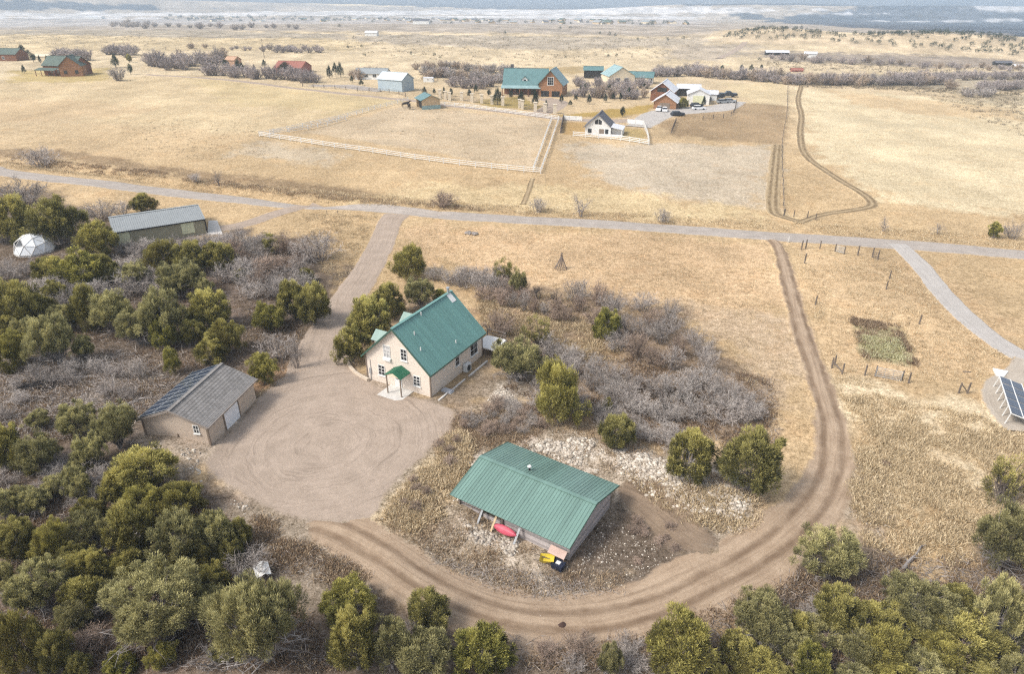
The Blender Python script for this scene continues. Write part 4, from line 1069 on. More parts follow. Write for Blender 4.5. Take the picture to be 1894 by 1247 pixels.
M_WROOF = simple('white_sheet_roof', (.62, .62, .64), var=.05, rough=.5)
M_YELG = simple('pale_yellow_panel', (.62, .62, .42), var=.06, rough=.6)
M_DOME = simple('white_dome_fabric', (.72, .74, .76), scale=1.5, var=.06, rough=.5)
M_STONE = simple('pillar_stone', (.62, .54, .42), scale=3, var=.15, rough=.9)

def glass_mat():
    t = NT('window_glass')
    n = t.noise(t.obj_co(), 1.3, 2)
    t.principled(t.mix(t.remap(n, .35, .65), (.012, .014, .018), (.05, .055, .06)), .08, .5)
    return t.m
M_GLASS = glass_mat()

def tile_roof_mat():
    """rows of flat concrete tiles, each tile its own grey or brown"""
    t = NT('mottled_roof_tiles')
    br = t.n('ShaderNodeTexBrick'); t.l(t.attr('roof_uv').outputs['Vector'], br.inputs['Vector'])
    br.inputs['Color1'].default_value = (.180, .168, .158, 1); br.inputs['Color2'].default_value = (.245, .232, .220, 1)
    br.inputs['Mortar'].default_value = (.13, .12, .11, 1); br.inputs['Scale'].default_value = 1
    br.inputs['Brick Width'].default_value = .42; br.inputs['Row Height'].default_value = .36
    br.inputs['Mortar Size'].default_value = .03; br.inputs['Bias'].default_value = 0
    n = t.noise(t.obj_co(), 1.1, 4)
    c = t.mix(t.remap(n, .35, .7, 0, .35), br.outputs['Color'], (.36, .33, .31))
    t.principled(c, .85, .2, 0, t.bump(br.outputs['Fac'], -.6, .05))
    return t.m

def solar_mat():
    t = NT('solar_cells')
    co = t.attr('cell_uv').outputs['Vector']
    br = t.n('ShaderNodeTexBrick'); t.l(co, br.inputs['Vector'])
    br.offset = 0; br.inputs['Color1'].default_value = (.030, .040, .065, 1); br.inputs['Color2'].default_value = (.040, .052, .08, 1)
    br.inputs['Mortar'].default_value = (.10, .12, .15, 1); br.inputs['Scale'].default_value = 1
    br.inputs['Brick Width'].default_value = .17; br.inputs['Row Height'].default_value = .17; br.inputs['Mortar Size'].default_value = .006
    t.principled(br.outputs['Color'], .12, .5)
    return t.m
M_CELL = solar_mat()

def window(parent, w, h, origin, ux, uz=(0, 0, 1), out=(0, -1, 0), frame=M_WHITE, cols=2, rows=2, sill=True, glass=M_GLASS, fw=.07):
    """window > pane, muntins in the frame mesh; origin = lower left corner on the wall face"""
    O = Vector(origin); U = Vector(ux).normalized(); Z = Vector(uz).normalized(); N = Vector(out).normalized()
    def bx(b, a0, a1, c0, c1, n0, n1):
        v = [O + U * a + Z * c + N * n for n in (n0, n1) for c in (c0, c1) for a in (a0, a1)]
        b.add(v, [(0, 2, 3, 1), (4, 5, 7, 6), (0, 1, 5, 4), (2, 6, 7, 3), (0, 4, 6, 2), (1, 3, 7, 5)])
    b = MB()
    bx(b, 0, fw, 0, h, -.03, .06); bx(b, w - fw, w, 0, h, -.03, .06); bx(b, fw, w - fw, h - fw, h, -.03, .06); bx(b, fw, w - fw, 0, fw, -.03, .06)
    for k in range(1, cols): x = fw + (w - 2 * fw) * k / cols; bx(b, x - .025, x + .025, fw, h - fw, -.02, .05)
    for k in range(1, rows): z = fw + (h - 2 * fw) * k / rows; bx(b, fw, w - fw, z - .025, z + .025, -.018, .048)
    fr = b.build('window', frame, parent)
    p = MB(); bx(p, fw, w - fw, fw, h - fw, .003, .02); p.build('pane', glass, fr)
    if sill:
        s = MB(); bx(s, -.06, w + .06, -.09, -.002, .0, .14); s.build('sill', frame, fr)
    return fr

def roof_slab(b, a, bb, c, d, th=.10):
    """a,b eave ends; c,d ridge ends (c above b)"""
    b.slab([a, bb, c, d], th)

def ribs(b, e0, e1, r1, r0, n, h=.035, w=.05):
    e0, e1, r0, r1 = map(Vector, (e0, e1, r0, r1))
    nrm = (e1 - e0).cross(r0 - e0).normalized()
    if nrm.z < 0: nrm = -nrm
    for k in range(n + 1):
        f = k / n
        b.beam(e0.lerp(e1, f) + nrm * h * .5, r0.lerp(r1, f) + nrm * h * .5, w, h)

def gable_roof(parent, hw, y0, y1, he, hr, mat, nribs=0, th=.12, hw2=None, name='roof'):
    hw2 = hw2 or hw
    b = MB()
    b.slab([(hw, y0, he), (hw, y1, he), (0, y1, hr), (0, y0, hr)], th)
    b.slab([(-hw2, y1, he), (-hw2, y0, he), (-.001, y0, hr + .002), (-.001, y1, hr + .002)], th)
    if nribs:
        ribs(b, (hw, y0 + .03, he), (hw, y1 - .03, he), (0, y1 - .03, hr), (0, y0 + .03, hr), nribs)
        ribs(b, (-hw2, y0 + .03, he), (-hw2, y1 - .03, he), (0, y1 - .03, hr), (0, y0 + .03, hr), nribs)
    b.beam((0, y0 - .01, hr + .035), (0, y1 + .01, hr + .035), .36, .05)
    return b.build(name, mat, parent)

def gable_walls(parent, hw, y0, y1, ze, zr, mat, z0=-.8, name='wall'):
    return MB().prism_y([(-hw, z0), (hw, z0), (hw, ze), (0, zr), (-hw, ze)], y0, y1).build(name, mat, parent)

# --- the green-roofed house
HX, HY, HTH = -12.823, 64.842, 1.07
def main_house():
    h = empty('house', (HX, HY, 0), HTH - math.pi / 2, label='cream two-storey house with a steep green metal roof beside the gravel yard', cat='house')
    he, hr, hw, L = 3.0, 7.491, 4.718, 11.686
    sl = (hr - he) / hw
    gable_roof(h, hw, 0, L, he, hr, M_GREENROOF, 26)
    ww = 4.36
    gable_walls(h, ww, .4, 11.25, he + (hw - ww) * sl - .16, hr - .17, M_CREAMSIDE)
    # dark eave edges and corner trim
    b = MB()
    for s in (1, -1):
        b.beam((s * (hw + .0), -.012, he - .07), (0, -.012, hr - .07), .06, .18)
        b.beam((s * (hw + .03), 0, he - .08), (s * (hw + .03), L, he - .08), .05, .14)
    b.build('fascia', M_GTRIM, h)
    for x in (ww + .012, -ww - .012): MB().box(x - .07, x + .07, .33, .45, -.6, he + .15).build('corner_trim', M_TANTRIM, h)
    MB().box(ww - .05, ww + .07, 11.18, 11.30, -.6, he + .15).build('corner_trim', M_TANTRIM, h)
    Y = .4
    window(h, .95, 1.55, (-1.72, Y, 3.5), (1, 0, 0), cols=2, rows=3, glass=simple('curtained_glass', (.42, .41, .40), var=.15, rough=.2))
    window(h, .85, 1.45, (.65, Y, 3.72), (1, 0, 0), cols=2, rows=3)
    window(h, .95, 1.35, (-2.7, Y, .95), (1, 0, 0), cols=2, rows=3)
    window(h, .92, 1.28, (2.12, Y, .95), (1, 0, 0), cols=2, rows=3)
    bx_ = MB(); bx_.box(-1.75, -.75, .12, .39, 3.18, 3.40); bx_.build('flower_box', M_WHITE, h)
    X = ww
    for y0, wd, z0, ht, c in ((8.5, 1.65, 1.05, 1.5, 2), (5.3, .9, 1.33, 1.2, 1)):
        window(h, wd, ht, (X, y0, z0), (0, 1, 0), out=(1, 0, 0), cols=c, rows=2)
    # front door under its own little roof
    d = MB().box(-.42, .5, Y - .06, Y, -.05, 2.0).build('door', M_WHITE, h)
    MB().box(.36, .44, Y - .12, Y - .06, .92, 1.02).build('handle', M_METAL, d)
    MB().box(-.3, .38, Y - .075, Y - .06, 1.1, 1.8).build('pane', M_GLASS, d)
    c = empty('porch', (.65, .4, 0)); c.parent = h
    b = MB()
    b.slab([(1.15, -1.75, 2.42), (1.15, -.01, 2.42), (0, -.01, 3.0), (0, -1.75, 3.0)], .08)
    b.slab([(-1.15, -.01, 2.42), (-1.15, -1.75, 2.42), (-.001, -1.75, 3.002), (-.001, -.01, 3.002)], .08)
    for s in (1, -1): ribs(b, (s * 1.15, -1.72, 2.42), (s * 1.15, -.05, 2.42), (0, -.05, 3.0), (0, -1.72, 3.0), 5, .03, .04)
    b.build('porch_roof', M_DGREEN, c)
    MB().add([(-1.0, -1.68, 2.42), (1.0, -1.68, 2.42), (0, -1.68, 2.9), (-1.0, -1.62, 2.42), (1.0, -1.62, 2.42), (0, -1.62, 2.9)], [(0, 1, 2), (5, 4, 3), (0, 3, 4, 1), (1, 4, 5, 2), (2, 5, 3, 0)]).build('porch_gable', M_CREAM, c)
    for x in (-.92, .92): MB().box(x - .055, x + .055, -1.66, -1.55, -.1, 2.40).build('porch_post', M_TANTRIM, c)
    b = MB(); b.box(-1.75, 1.35, -2.5, -.02, -.5, .10); b.box(-1.75, .6, -2.9, -2.502, -.5, -.02); b.build('porch_slab', M_CONC, c)
    # dormers on the far slope
    for yc in (2.2, 7.4):
        x0 = -4.05; zb = hr + x0 * sl; zt = zb + 1.55
        dm = MB().prism_y([(-.78, 0), (.78, 0), (.78, 1.15), (0, 1.75), (-.78, 1.15)], 0, 2.6).mesh('dormer', M_CREAMSIDE)
        o = obj('dormer', dm, h, (x0 + .3, yc, zb + .05), R(-90))
        b = MB()
        b.slab([(1.05, -.3, 1.02), (1.05, 2.9, 1.02), (0, 2.9, 1.9), (0, -.3, 1.9)], .08)
        b.slab([(-1.05, 2.9, 1.02), (-1.05, -.3, 1.02), (-.001, -.3, 1.902), (-.001, 2.9, 1.902)], .08)
        b.build('dormer_roof', M_BARNROOF, o)
        window(o, .8, .9, (-.4, 0, .2), (1, 0, 0), cols=2, rows=2, sill=False)
    # chimney pipe with its flashing, roof vents
    b = MB(); b.tube([(0, 10.9, hr - .2), (0, 10.9, hr + .62)], .15, 10); b.tube([(0, 10.9, hr + .62), (0, 10.9, hr + .74)], [.23, .21], 10)
    ch = b.build('chimney', M_METAL, h)
    b = MB(); b.slab([(.95, 10.35, hr - .95 * sl + .06), (.95, 11.2, hr - .95 * sl + .06), (.1, 11.2, hr + .0), (.1, 10.35, hr + .0)], .03); b.build('flashing', M_WHITE, ch)
    for x, y in ((1.35, 2.15), (2.65, 1.35), (3.85, 6.4), (.35, 4.9)):
        z = hr - x * sl
        MB().tube([(x, y, z - .1), (x, y, z + .36)], [.075, .06], 8).build('roof_vent', M_WHITE, h)
    # services and window wells along the right wall
    b = MB(); b.box(ww + .12, ww + .62, 6.75, 7.75, .05, .95); b.box(ww + .0, ww + .12, 6.9, 7.6, .2, .3)
    ac = b.build('heat_pump', simple('appliance_white', (.62, .63, .62), var=.05, rough=.4), h)
    MB().tube([(ww + .63, 7.2, .5), (ww + .64, 7.2, .5)], .36, 18).build('fan_grille', M_BLACK, ac)
    b = MB(); b.box(-4.0, -3.72, .28, .40, .75, 1.5); b.tube([(-3.86, .34, -.2), (-3.86, .34, .75)], .04, 6); b.tube([(-3.78, .35, 1.5), (-3.78, .35, 2.6)], .03, 6)
    b.build('electric_meter', M_METAL, h)
    b = MB(); b.box(ww + .02, ww + .12, 2.75, 2.95, 2.2, 2.4); b.build('lamp', M_WHITE, h)
    # raised deck at the back corner
    dk = empty('deck', (0, 0, 0)); dk.parent = h
    MB().box(3.2, 6.0, 11.32, 14.4, .95, 1.12).build('deck_floor', M_WHITE, dk)
    for x, y in ((3.3, 14.3), (5.9, 14.3), (5.9, 11.45)):
        MB().box(x - .07, x + .07, y - .07, y + .07, -.6, .95).build('post', M_RUST, dk)
        MB().box(x - .05, x + .05, y - .05, y + .05, 1.12, 2.1).build('rail_post', M_RUST, dk)
    b = MB(); b.beam((5.9, 11.45, 2.05), (5.9, 14.3, 2.05), .08); b.beam((3.3, 14.3, 2.05), (5.85, 14.3, 2.05), .08)
    b.beam((5.9, 11.45, 1.6), (5.9, 14.3, 1.6), .05); b.beam((3.3, 14.3, 1.6), (5.85, 14.3, 1.6), .05); b.build('railing', M_RUST, dk)
    return h
main_house()

def local_pt(ox, oy, rz, x, y):
    return ox + x * math.cos(rz) - y * math.sin(rz), oy + x * math.sin(rz) + y * math.cos(rz)

def house_extras():
    rz = HTH - math.pi / 2
    # concrete window-well walls below the right wall of the house
    r = empty('retaining_wall', (HX, HY, 0), rz, label='white concrete window-well wall with a dark trench along the right side of the green-roofed house', cat='retaining wall')
    b = MB(); b.box(5.35, 5.55, .2, 1.9, -.7, .12); b.box(5.55, 5.75, 6.1, 10.2, -.7, .16); b.box(5.45, 5.65, 2.75, 5.4, -.7, .10)
    b.build('wall', M_CONC, r)
    b = MB(); b.box(4.45, 5.34, .3, 10.0, -.6, -.08); b.build('trench', M_DARK, r)  # solid block; the trench's shade is put into its colour
    b = MB(); b.box(4.55, 5.9, 1.95, 2.7, -.6, .10); b.box(4.6, 5.8, 2.0, 2.6, .10, .22); b.box(5.92, 6.35, 2.0, 2.6, -.6, -.05); b.build('landing', simple('grey_concrete', (.38, .39, .41), var=.12, rough=.85), r)
    # curved stone kerb round the planting bed at the left corner
    P = [(642, 668), (648, 682), (658, 693), (670, 700), (681, 706)]
    b = MB(); q = [pt(*p) for p in P]
    for a_, c_ in zip(q[:-1], q[1:]): b.beam((a_[0], a_[1], a_[2] + .12), (c_[0], c_[1], c_[2] + .12), .32, .5)
    b.build('stone_kerb', simple('pale_stone', (.55, .46, .36), scale=3, var=.2), None, label='low curved pale stone kerb at the left corner of the green-roofed house', cat='kerb')
house_extras()

# --- tan garage with solar panels
def garage():
    GX, GY, GT = -32.574, 54.201, 1.392
    g = empty('garage', (GX, GY, .15), GT - math.pi / 2, label='tan garage with mottled tile roof and solar panels at the left of the gravel yard', cat='garage')
    he, hr, hw, L = 2.45, 3.96, 3.797, 9.327
    sl = (hr - he) / hw
    tm = tile_roof_mat()
    n = 12; V = []; UV = []
    # right slope in stepped courses, left slope a plain sheet under the panels
    b = MB()
    for k in range(n):
        f0, f1 = k / n, (k + 1) / n
        x0, x1 = hw * (1 - f0), hw * (1 - f1)
        z0, z1 = he + (hr - he) * f0, he + (hr - he) * f1
        b.slab([(x0 + .03, 0, z0 + .008), (x0 + .03, L, z0 + .008), (x1, L, z1), (x1, 0, z1)], .05)
        b.slab([(-x0 - .03, L, z0 + .008), (-x0 - .03, 0, z0 + .008), (-x1, 0, z1), (-x1, L, z1)], .05)
    b.slab([(hw - .02, .02, he - .03), (hw - .02, L - .02, he - .03), (0, L - .02, hr - .03), (0, .02, hr - .03)], .08)
    b.slab([(-hw + .02, L - .02, he - .03), (-hw + .02, .02, he - .03), (-.001, .02, hr - .028), (-.001, L - .02, hr - .028)], .08)
    b.beam((0, -.02, hr + .04), (0, L + .02, hr + .04), .34, .07)
    me = b.mesh('roof', tm)
    at_ = me.attributes.new('roof_uv', 'FLOAT_VECTOR', 'POINT')
    at_.data.foreach_set('vector', np.array([(v.co.y, math.hypot(v.co.x, v.co.z - hr), 0) for v in me.vertices], np.float32).ravel())
    obj('roof', me, g)
    ww = 3.4
    gable_walls(g, ww, .35, 9.0, he + (hw - ww) * sl - .14, hr - .14, M_TANSIDE, -.9)
    for x in (ww + .01, -ww - .01): MB().box(x - .09, x + .09, .27, .42, -.8, he).build('corner_trim', M_TANTRIM, g)
    MB().box(.02, .14, .28, .36, -.8, 1.15).build('wall_post', M_TANTRIM, g)
    b = MB()
    for s in (1, -1):
        b.beam((s * hw, -.02, he - .02), (0, -.02, hr - .02), .05, .2)
    b.beam((hw + .05, 0, he - .02), (hw + .05, L, he - .02), .07, .14)
    b.build('gutter', simple('taupe_trim', (.26, .22, .19), var=.1), g)
    d = MB().box(ww, ww + .05, 3.15, 5.65, -.25, 1.95).build('door', simple('garage_door_white', (.74, .74, .76), var=.03, rough=.5), g)
    b = MB(); b.box(ww, ww + .09, 3.0, 3.14, -.3, 2.05); b.box(ww, ww + .09, 5.66, 5.8, -.3, 2.05); b.box(ww, ww + .09, 3.14, 5.66, 1.96, 2.06); b.build('door_frame', M_TANTRIM, d)
    window(g, .62, .95, (1.95, .35, 1.45), (1, 0, 0), cols=2, rows=2)
    # two rows of panels on the left slope
    U = Vector((-hw, 0, he - hr)).normalized(); N = Vector((he - hr, 0, hw)).normalized()
    rows, colsn = 2, 9
    pw = 8.9 / colsn; ph = 1.78
    for r_ in range(rows):
        for c in range(colsn):
            o = Vector((0, .22 + c * pw, hr)) + U * (.28 + r_ * (ph + .05)) + N * .14
            y1 = Vector((0, pw - .04, 0)); u1 = U * ph
            b = MB(); b.slab([o + u1, o, o + y1, o + u1 + y1], .04)
            pn = b.build('solar_panel', M_WHITE if False else M_METAL, g)
            i0 = .05
            q = [o + U * (ph - i0) + Vector((0, i0, 0)), o + U * i0 + Vector((0, i0, 0)), o + U * i0 + Vector((0, pw - .04 - i0, 0)), o + U * (ph - i0) + Vector((0, pw - .04 - i0, 0))]
            b = MB(); b.slab([v + N * .006 for v in q], .005)
            cm = b.mesh('cells', M_CELL)
            a2 = cm.attributes.new('cell_uv', 'FLOAT_VECTOR', 'POINT')
            a2.data.foreach_set('vector', np.array([(v.co.y, (v.co - o).dot(U), 0) for v in cm.vertices], np.float32).ravel())
            obj('cells', cm, pn)
garage()

# --- barn
def barn():
    BX, BY, BT = -2.864, 49.629, -.576
    rz = BT - math.pi / 2
    g = empty('barn', (BX, BY, -1.0), rz, label='low weathered wooden barn with a pale green ribbed metal roof', cat='barn')
    he, hr, hw, L = 2.1, 3.304, 4.528, 11.679
    gable_roof(g, hw, 0, L, he, hr, M_BARNROOF, 40, .06)
    sl = (hr - he) / hw
    ww = 3.75; ze = he + (hw - ww) * sl - .12; zr = hr - .12
    # back and end walls are boards; the front is half open between posts
    b = MB(); b.prism_y([(-ww, -.4), (ww - .1, -.4), (ww - .1, ze), (0, zr), (-ww, ze)], 11.1, 11.25); b.build('end_wall', M_BARNWOOD, g)
    b = MB(); b.prism_y([(-ww, -.4), (ww - .1, -.4), (ww - .1, ze), (0, zr), (-ww, ze)], .42, .55); b.build('end_wall', M_BARNWOOD, g)
    b = MB(); b.box(-ww, -ww + .12, .56, 11.09, -.4, ze - .05); b.build('back_wall', M_BARNWOOD, g)
    b = MB(); b.box(ww - .12, ww, 5.0, 11.3, -.4, ze - .02); b.box(ww - .12, ww, .42, 4.98, -.4, .85)
    for z in (1.05, 1.28): b.box(ww - .1, ww - .02, .5, 2.7, z, z + .10)
    b.build('front_wall', M_BARNWOOD, g)
    b = MB(); b.box(ww - 2.6, ww - 2.5, .6, 5.0, -.3, ze); b.build('inside_shade', M_DARK, g)  # dark sheet standing in for the shade inside the open bay
    for y in (.5, 2.75, 4.95): MB().box(ww + .01, ww + .17, y - .08, y + .08, -.3, ze - .02).build('post', M_RUST, g)
    for yy in (L + .01, -.01):
        b = MB()
        for s in (1, -1): b.beam((s * hw, yy, he - .02), (0, yy, hr - .02), .04, .12)
        b.build('edge_trim', M_GTRIM, g)
    z = hr - 1.0 * sl
    v = MB().tube([(-1.0, 4.6, z - .05), (-1.0, 4.6, z + .42)], .09, 8).build('roof_vent', M_BLACK, g)
    MB().tube([(-1.0, 4.6, z + .42), (-1.0, 4.6, z + .52)], [.2, .12], 10).build('vent_cap', M_WHITE, v)
    # things along the front wall
    def L2W(x, y, z=0): X, Y = local_pt(BX, BY, rz, x, y); return (X, Y, float(hgt(X, Y)) + z)
    k = MB(); n = 14
    ring = []
    for i in range(n + 1):
        f = i / n * 2 - 1; w = .42 * (1 - abs(f) ** 2.2) ** .8 + .01; hh = .30 * (1 - .25 * (1 - abs(f)))
        ring.append([(math.sin(a) * w, f * 1.45, hh * (1 - math.cos(a)) * .9 + .12 * f * f) for a in np.linspace(-1.75, 1.75, 9)])
    vv = [p for r_ in ring for p in r_]
    ff = [(i * 9 + j, i * 9 + j + 1, (i + 1) * 9 + j + 1, (i + 1) * 9 + j) for i in range(n) for j in range(8)]
    k.add(vv, ff)
    kay = obj('canoe', k.mesh('canoe', simple('pink_red_plastic', (.52, .09, .13), var=.15, rough=.4)), None, L2W(4.5, 5.5, .75), rz, label='pink-red upturned canoe leaning at the front wall of the barn', cat='canoe')
    kay.scale = (.85, .85, .85); kay.rotation_euler = (R(0), R(232), rz)
    for y, tone, lab in ((4.35, M_TANW, 'tan board leaning on the barn wall left of the pink canoe'), (6.65, M_METAL, 'grey board leaning on the barn wall right of the pink canoe'), (3.0, M_METAL, 'pale thin board leaning under the open bay of the barn')):
        a_ = Vector(L2W(4.75, y)); c_ = Vector(L2W(4.0, y + .15, 1.35))
        MB().beam(a_, c_, .2, .04).build('plank', tone, None, label=lab, cat='board')
    a_ = [L2W(3.9, 9.7, 1.0), L2W(3.9, 11.2, 1.0), L2W(4.6, 11.25, .78), L2W(4.6, 9.75, .78)]
    t_ = empty('workbench', (0, 0, 0), label='pinkish plywood bench at the right front corner of the barn', cat='bench')
    MB().slab([a_[3], a_[2], a_[1], a_[0]], .05).build('bench_top', simple('pink_plywood', (.56, .40, .34), var=.12), t_)
    for q in a_[2:]: MB().beam((q[0], q[1], q[2] - 1.1), (q[0], q[1], q[2] - .06), .07).build('leg', M_RUST, t_)
    # yellow wheelbarrow tray and dark tub
    wb = empty('wheelbarrow', L2W(5.0, 10.0), rz + .4, label='yellow wheelbarrow standing at the front right corner of the barn', cat='wheelbarrow')
    tr = MB(); tr.add([(-.42, -.6, .62), (.42, -.6, .62), (.42, .55, .70), (-.42, .55, .70), (-.26, -.35, .28), (.26, -.35, .28), (.22, .25, .34), (-.22, .25, .34)], [(4, 5, 6, 7), (0, 1, 5, 4), (1, 2, 6, 5), (2, 3, 7, 6), (3, 0, 4, 7)])
    tr.build('tray', simple('yellow_paint', (.60, .46, .05), var=.15, rough=.45), wb)
    wl = MB(); wl.tube([(-.05, .55, .2), (.05, .55, .2)], .2, 16); wl.build('wheel', M_BLACK, wb)
    b = MB(); b.beam((-.2, .5, .25), (-.3, -1.1, .6), .05); b.beam((.2, .5, .25), (.3, -1.1, .6), .05); b.beam((-.26, -.4, .0), (-.26, -.3, .5), .04); b.beam((.26, -.4, 0), (.26, -.3, .5), .04); b.build('handles', M_RUST, wb)
    tb = empty('storage_tub', L2W(4.9, 10.95), rz, label='black tub with a white lid label beside the yellow wheelbarrow', cat='tub')
    b = MB(); b.add([(-.32, -.42, 0), (.32, -.42, 0), (.32, .42, 0), (-.32, .42, 0), (-.38, -.5, .55), (.38, -.5, .55), (.38, .5, .55), (-.38, .5, .55)], [(3, 2, 1, 0), (4, 5, 6, 7), (0, 1, 5, 4), (1, 2, 6, 5), (2, 3, 7, 6), (3, 0, 4, 7)]); b.build('tub', simple('navy_plastic', (.02, .025, .045), var=.2, rough=.5), tb)
    MB().box(-.18, .16, -.2, .16, .553, .575).build('white_sheet', M_WHITE, tb)
barn()

# --- long grey shed near the road
def grey_shed():
    rE = at_z(380, 406, 2.75); lE = at_z(209, 432, 2.75); rR = at_z(373, 379, 4.0)
    d = rE - lE; L = float(np.hypot(*d)); th = math.atan2(d[1], d[0])
    rz = th + math.pi / 2 - math.pi
    # local Y runs from the right end to the left end, +X faces the camera
    ay = (lE - rE) / L; ax = np.array([ay[1], -ay[0]])
    hw = abs(float((rR - rE) @ ax)); hw = min(max(hw, 3.5), 7.0)
    sgn = 1 if ax[1] < 0 else -1
    ang = math.atan2(ay[1], ay[0]) - math.pi / 2
    o = rE - ax * sgn * hw
    gz = float(hgt(*rE))
    s = empty('metal_shed', (o[0], o[1], gz), ang, label='long olive metal shed with a plain grey roof near the road at left', cat='shed')
    gable_roof(s, hw, 0, L, 2.75, 4.0, M_GREYROOF, 44, .06)
    gable_walls(s, hw - .25, .15, L - .15, 2.72, 3.9, M_OLIVE)
    x = sgn * (hw - .24)
    U = (0, 1, 0)
    for f in (.14, .84):
        y0 = f * L
        MB().box(min(x, x + sgn * .05), max(x, x + sgn * .05), y0, y0 + 2.1, .55, 2.5).build('door', M_YELG, s)
    b = MB(); b.beam((sgn * (hw + .03), 0, 2.66), (sgn * (hw + .03), L, 2.66), .1, .16)
    b.box(x - .06, x + .06, .02, .2, -.5, 2.7); b.build('gutter', M_BLACK, s)
    a = [pt(384, 434), pt(412, 434), pt(402, 409), pt(386, 409)]
    MB().slab([(p[0], p[1], p[2] + .16) for p in a], .3).build('concrete_apron', M_CONC, None, label='white concrete apron at the right end of the grey shed', cat='concrete pad')
grey_shed()

def dome():
    import bmesh
    p = pt(50, 470); d = slant(p)
    r = 31 * d / FPX * 1.08
    bm = bmesh.new(); bmesh.ops.create_icosphere(bm, subdivisions=2, radius=1.0)
    bmesh.ops.bisect_plane(bm, geom=bm.verts[:] + bm.edges[:] + bm.faces[:], plane_co=(0, 0, -.12), plane_no=(0, 0, -1), clear_outer=True)
    me = bpy.data.meshes.new('cover'); bm.to_mesh(me); me.materials.append(M_DOME)
    q = pt(50, 474)
    e = empty('geodesic_dome', (q[0], q[1] + r * .75, q[2] + .12 * r), .4, label='white geodesic dome among the junipers at the left edge', cat='dome')
    e.scale = (r, r, r * .92)
    obj('cover', me, e)
    b = MB()
    for ed in bm.edges: b.beam(ed.verts[0].co * 1.004, ed.verts[1].co * 1.004, .025)
    b.build('strut', M_CONC, e)
    fs = sorted(bm.faces, key=lambda f: (f.calc_center_median() - Vector((-.62, -.45, .62))).length)[:3]
    for f in fs:
        c = f.calc_center_median()
        MB().add([c.lerp(v.co, .82) * 1.012 for v in f.verts], [tuple(range(len(f.verts)))]).build('window', M_GLASS, e)
    bm.free()
dome()

# --- generic far houses
def far_building(name, px, py, L, W, he, hr, ang, wall, roof, label, cat='house', windows=(), ribsn=0, over=.4, porch=None, z0=-.6):
    """centre of the near long wall stands at pixel (px, py); local Y runs along the ridge"""
    p = pt(px, py)
    e = empty(name, p, R(ang), label=label, cat=cat)
    hw = W / 2
    for o in [gable_roof(e, hw + over, -L / 2 - over, L / 2 + over, he - over * (hr - he) / hw, hr, roof, ribsn, .15)]: pass
    gable_walls(e, hw, -L / 2, L / 2, he - .15, hr - .18, wall, z0)
    for face, u, z, w, h in windows:
        if face == 'S': window(e, w, h, (u, -L / 2 - .0, z), (1, 0, 0), sill=False, fw=.12)
        if face == 'E': window(e, w, h, (hw, u, z), (0, 1, 0), out=(1, 0, 0), sill=False, fw=.12)
        if face == 'W': window(e, w, h, (-hw, u, z), (0, -1, 0), out=(-1, 0, 0), sill=False, fw=.12)
    return e

# left log house with faded green roof
lh = far_building('log_house', 128, 137, 15, 9, 4.2, 7.5, 78, M_LOG, M_OLDGREEN, 'brown log house with faded green roof on its lawn at the upper left', windows=[('E', -4, 1, 1.4, 1.5), ('E', 1, 1, 1.4, 1.5), ('W', -3, 1, 1.4, 1.5), ('W', 1, 1, 1.4, 1.5), ('W', 4, 1, 1.4, 1.5)])
def house_wing(parent, x, y, L, W, he, hr, ang, wall, roof, win=True):
    w = empty('wing', (x, y, 0), R(ang)); w.parent = parent
    gable_walls(w, W / 2, -L / 2, L / 2, he - .15, hr - .18, wall, -.6)
    gable_roof(w, W / 2 + .4, -L / 2 - .5, L / 2 + .4, he - .3, hr, roof, 0, .15)
    if win:
        for u in (-W / 4 - .6, W / 4 - .6): MB().box(u, u + 1.2, -L / 2 - .06, -L / 2, 1.0, 2.5).build('window', M_GLASS, w)
    return w
lh.scale = (1.22, 1.22, 1.15)
house_wing(lh, -3.0, -5.5, 8, 8, 4.4, 8.2, -62, M_LOGL, M_OLDGREEN)
b = MB(); b.slab([(-5.2, 8.5, 3.0), (-8.2, 8.5, 2.3), (-8.2, -1.0, 2.3), (-5.2, -1.0, 3.0)][::-1], .15); b.build('porch_roof', M_OLDGREEN, lh)
for y in (-.5, 2.5, 5.5, 8.2): MB().box(-8.1, -7.9, y - .1, y + .1, -.3, 2.25).build('porch_post', M_LOG, lh)
for y in (-3.2, -1.4):
    MB().slab([(-2.6, y, 5.85), (-2.6, y - 1.0, 5.85), (-1.4, y - 1.0, 6.72), (-1.4, y, 6.72)], .1).build('skylight', M_WHITE, lh)

far_building('log_house', 6, 111, 26, 10, 4.0, 6.8, 84, M_LOG, M_OLDGREEN, 'long brown log house with green roof cut off by the left edge', windows=[('W', -4, 1, 1.6, 1.6), ('W', 3, 1, 1.6, 1.6)])
far_building('cottage', 82, 109, 11, 6, 2.0, 3.0, 85, M_CREAM, M_CREAM, 'low cream shed behind the left log house lawn', 'shed')
far_building('cottage', 376, 117, 6, 5, 2.2, 3.2, 80, M_WHITE, M_WROOF, 'small white shed among the tall grey trees', 'shed')
far_building('red_roof_house', 543, 133, 15, 11, 2.8, 5.4, 76, M_REDROOF, M_REDROOF, 'low house with red tile roofs behind the front hedge', windows=[('W', -5, 1, 2, 1.6), ('W', 2, 1, 2, 1.6)])
far_building('plaster_house', 433, 122, 6, 6, 3.6, 5.2, 70, M_ORANGE, M_ORANGE, 'small orange plaster house between evergreens')
wh = far_building('ranch_house', 690, 145, 15, 8, 2.8, 4.8, 84, M_WHITE, M_GREYROOF, 'low pale house with grey-blue roof behind the blue metal barn', windows=[('W', -5, 1, 2, 1.4), ('W', -1, 1, 2, 1.4), ('W', 3, 1, 2, 1.4)])
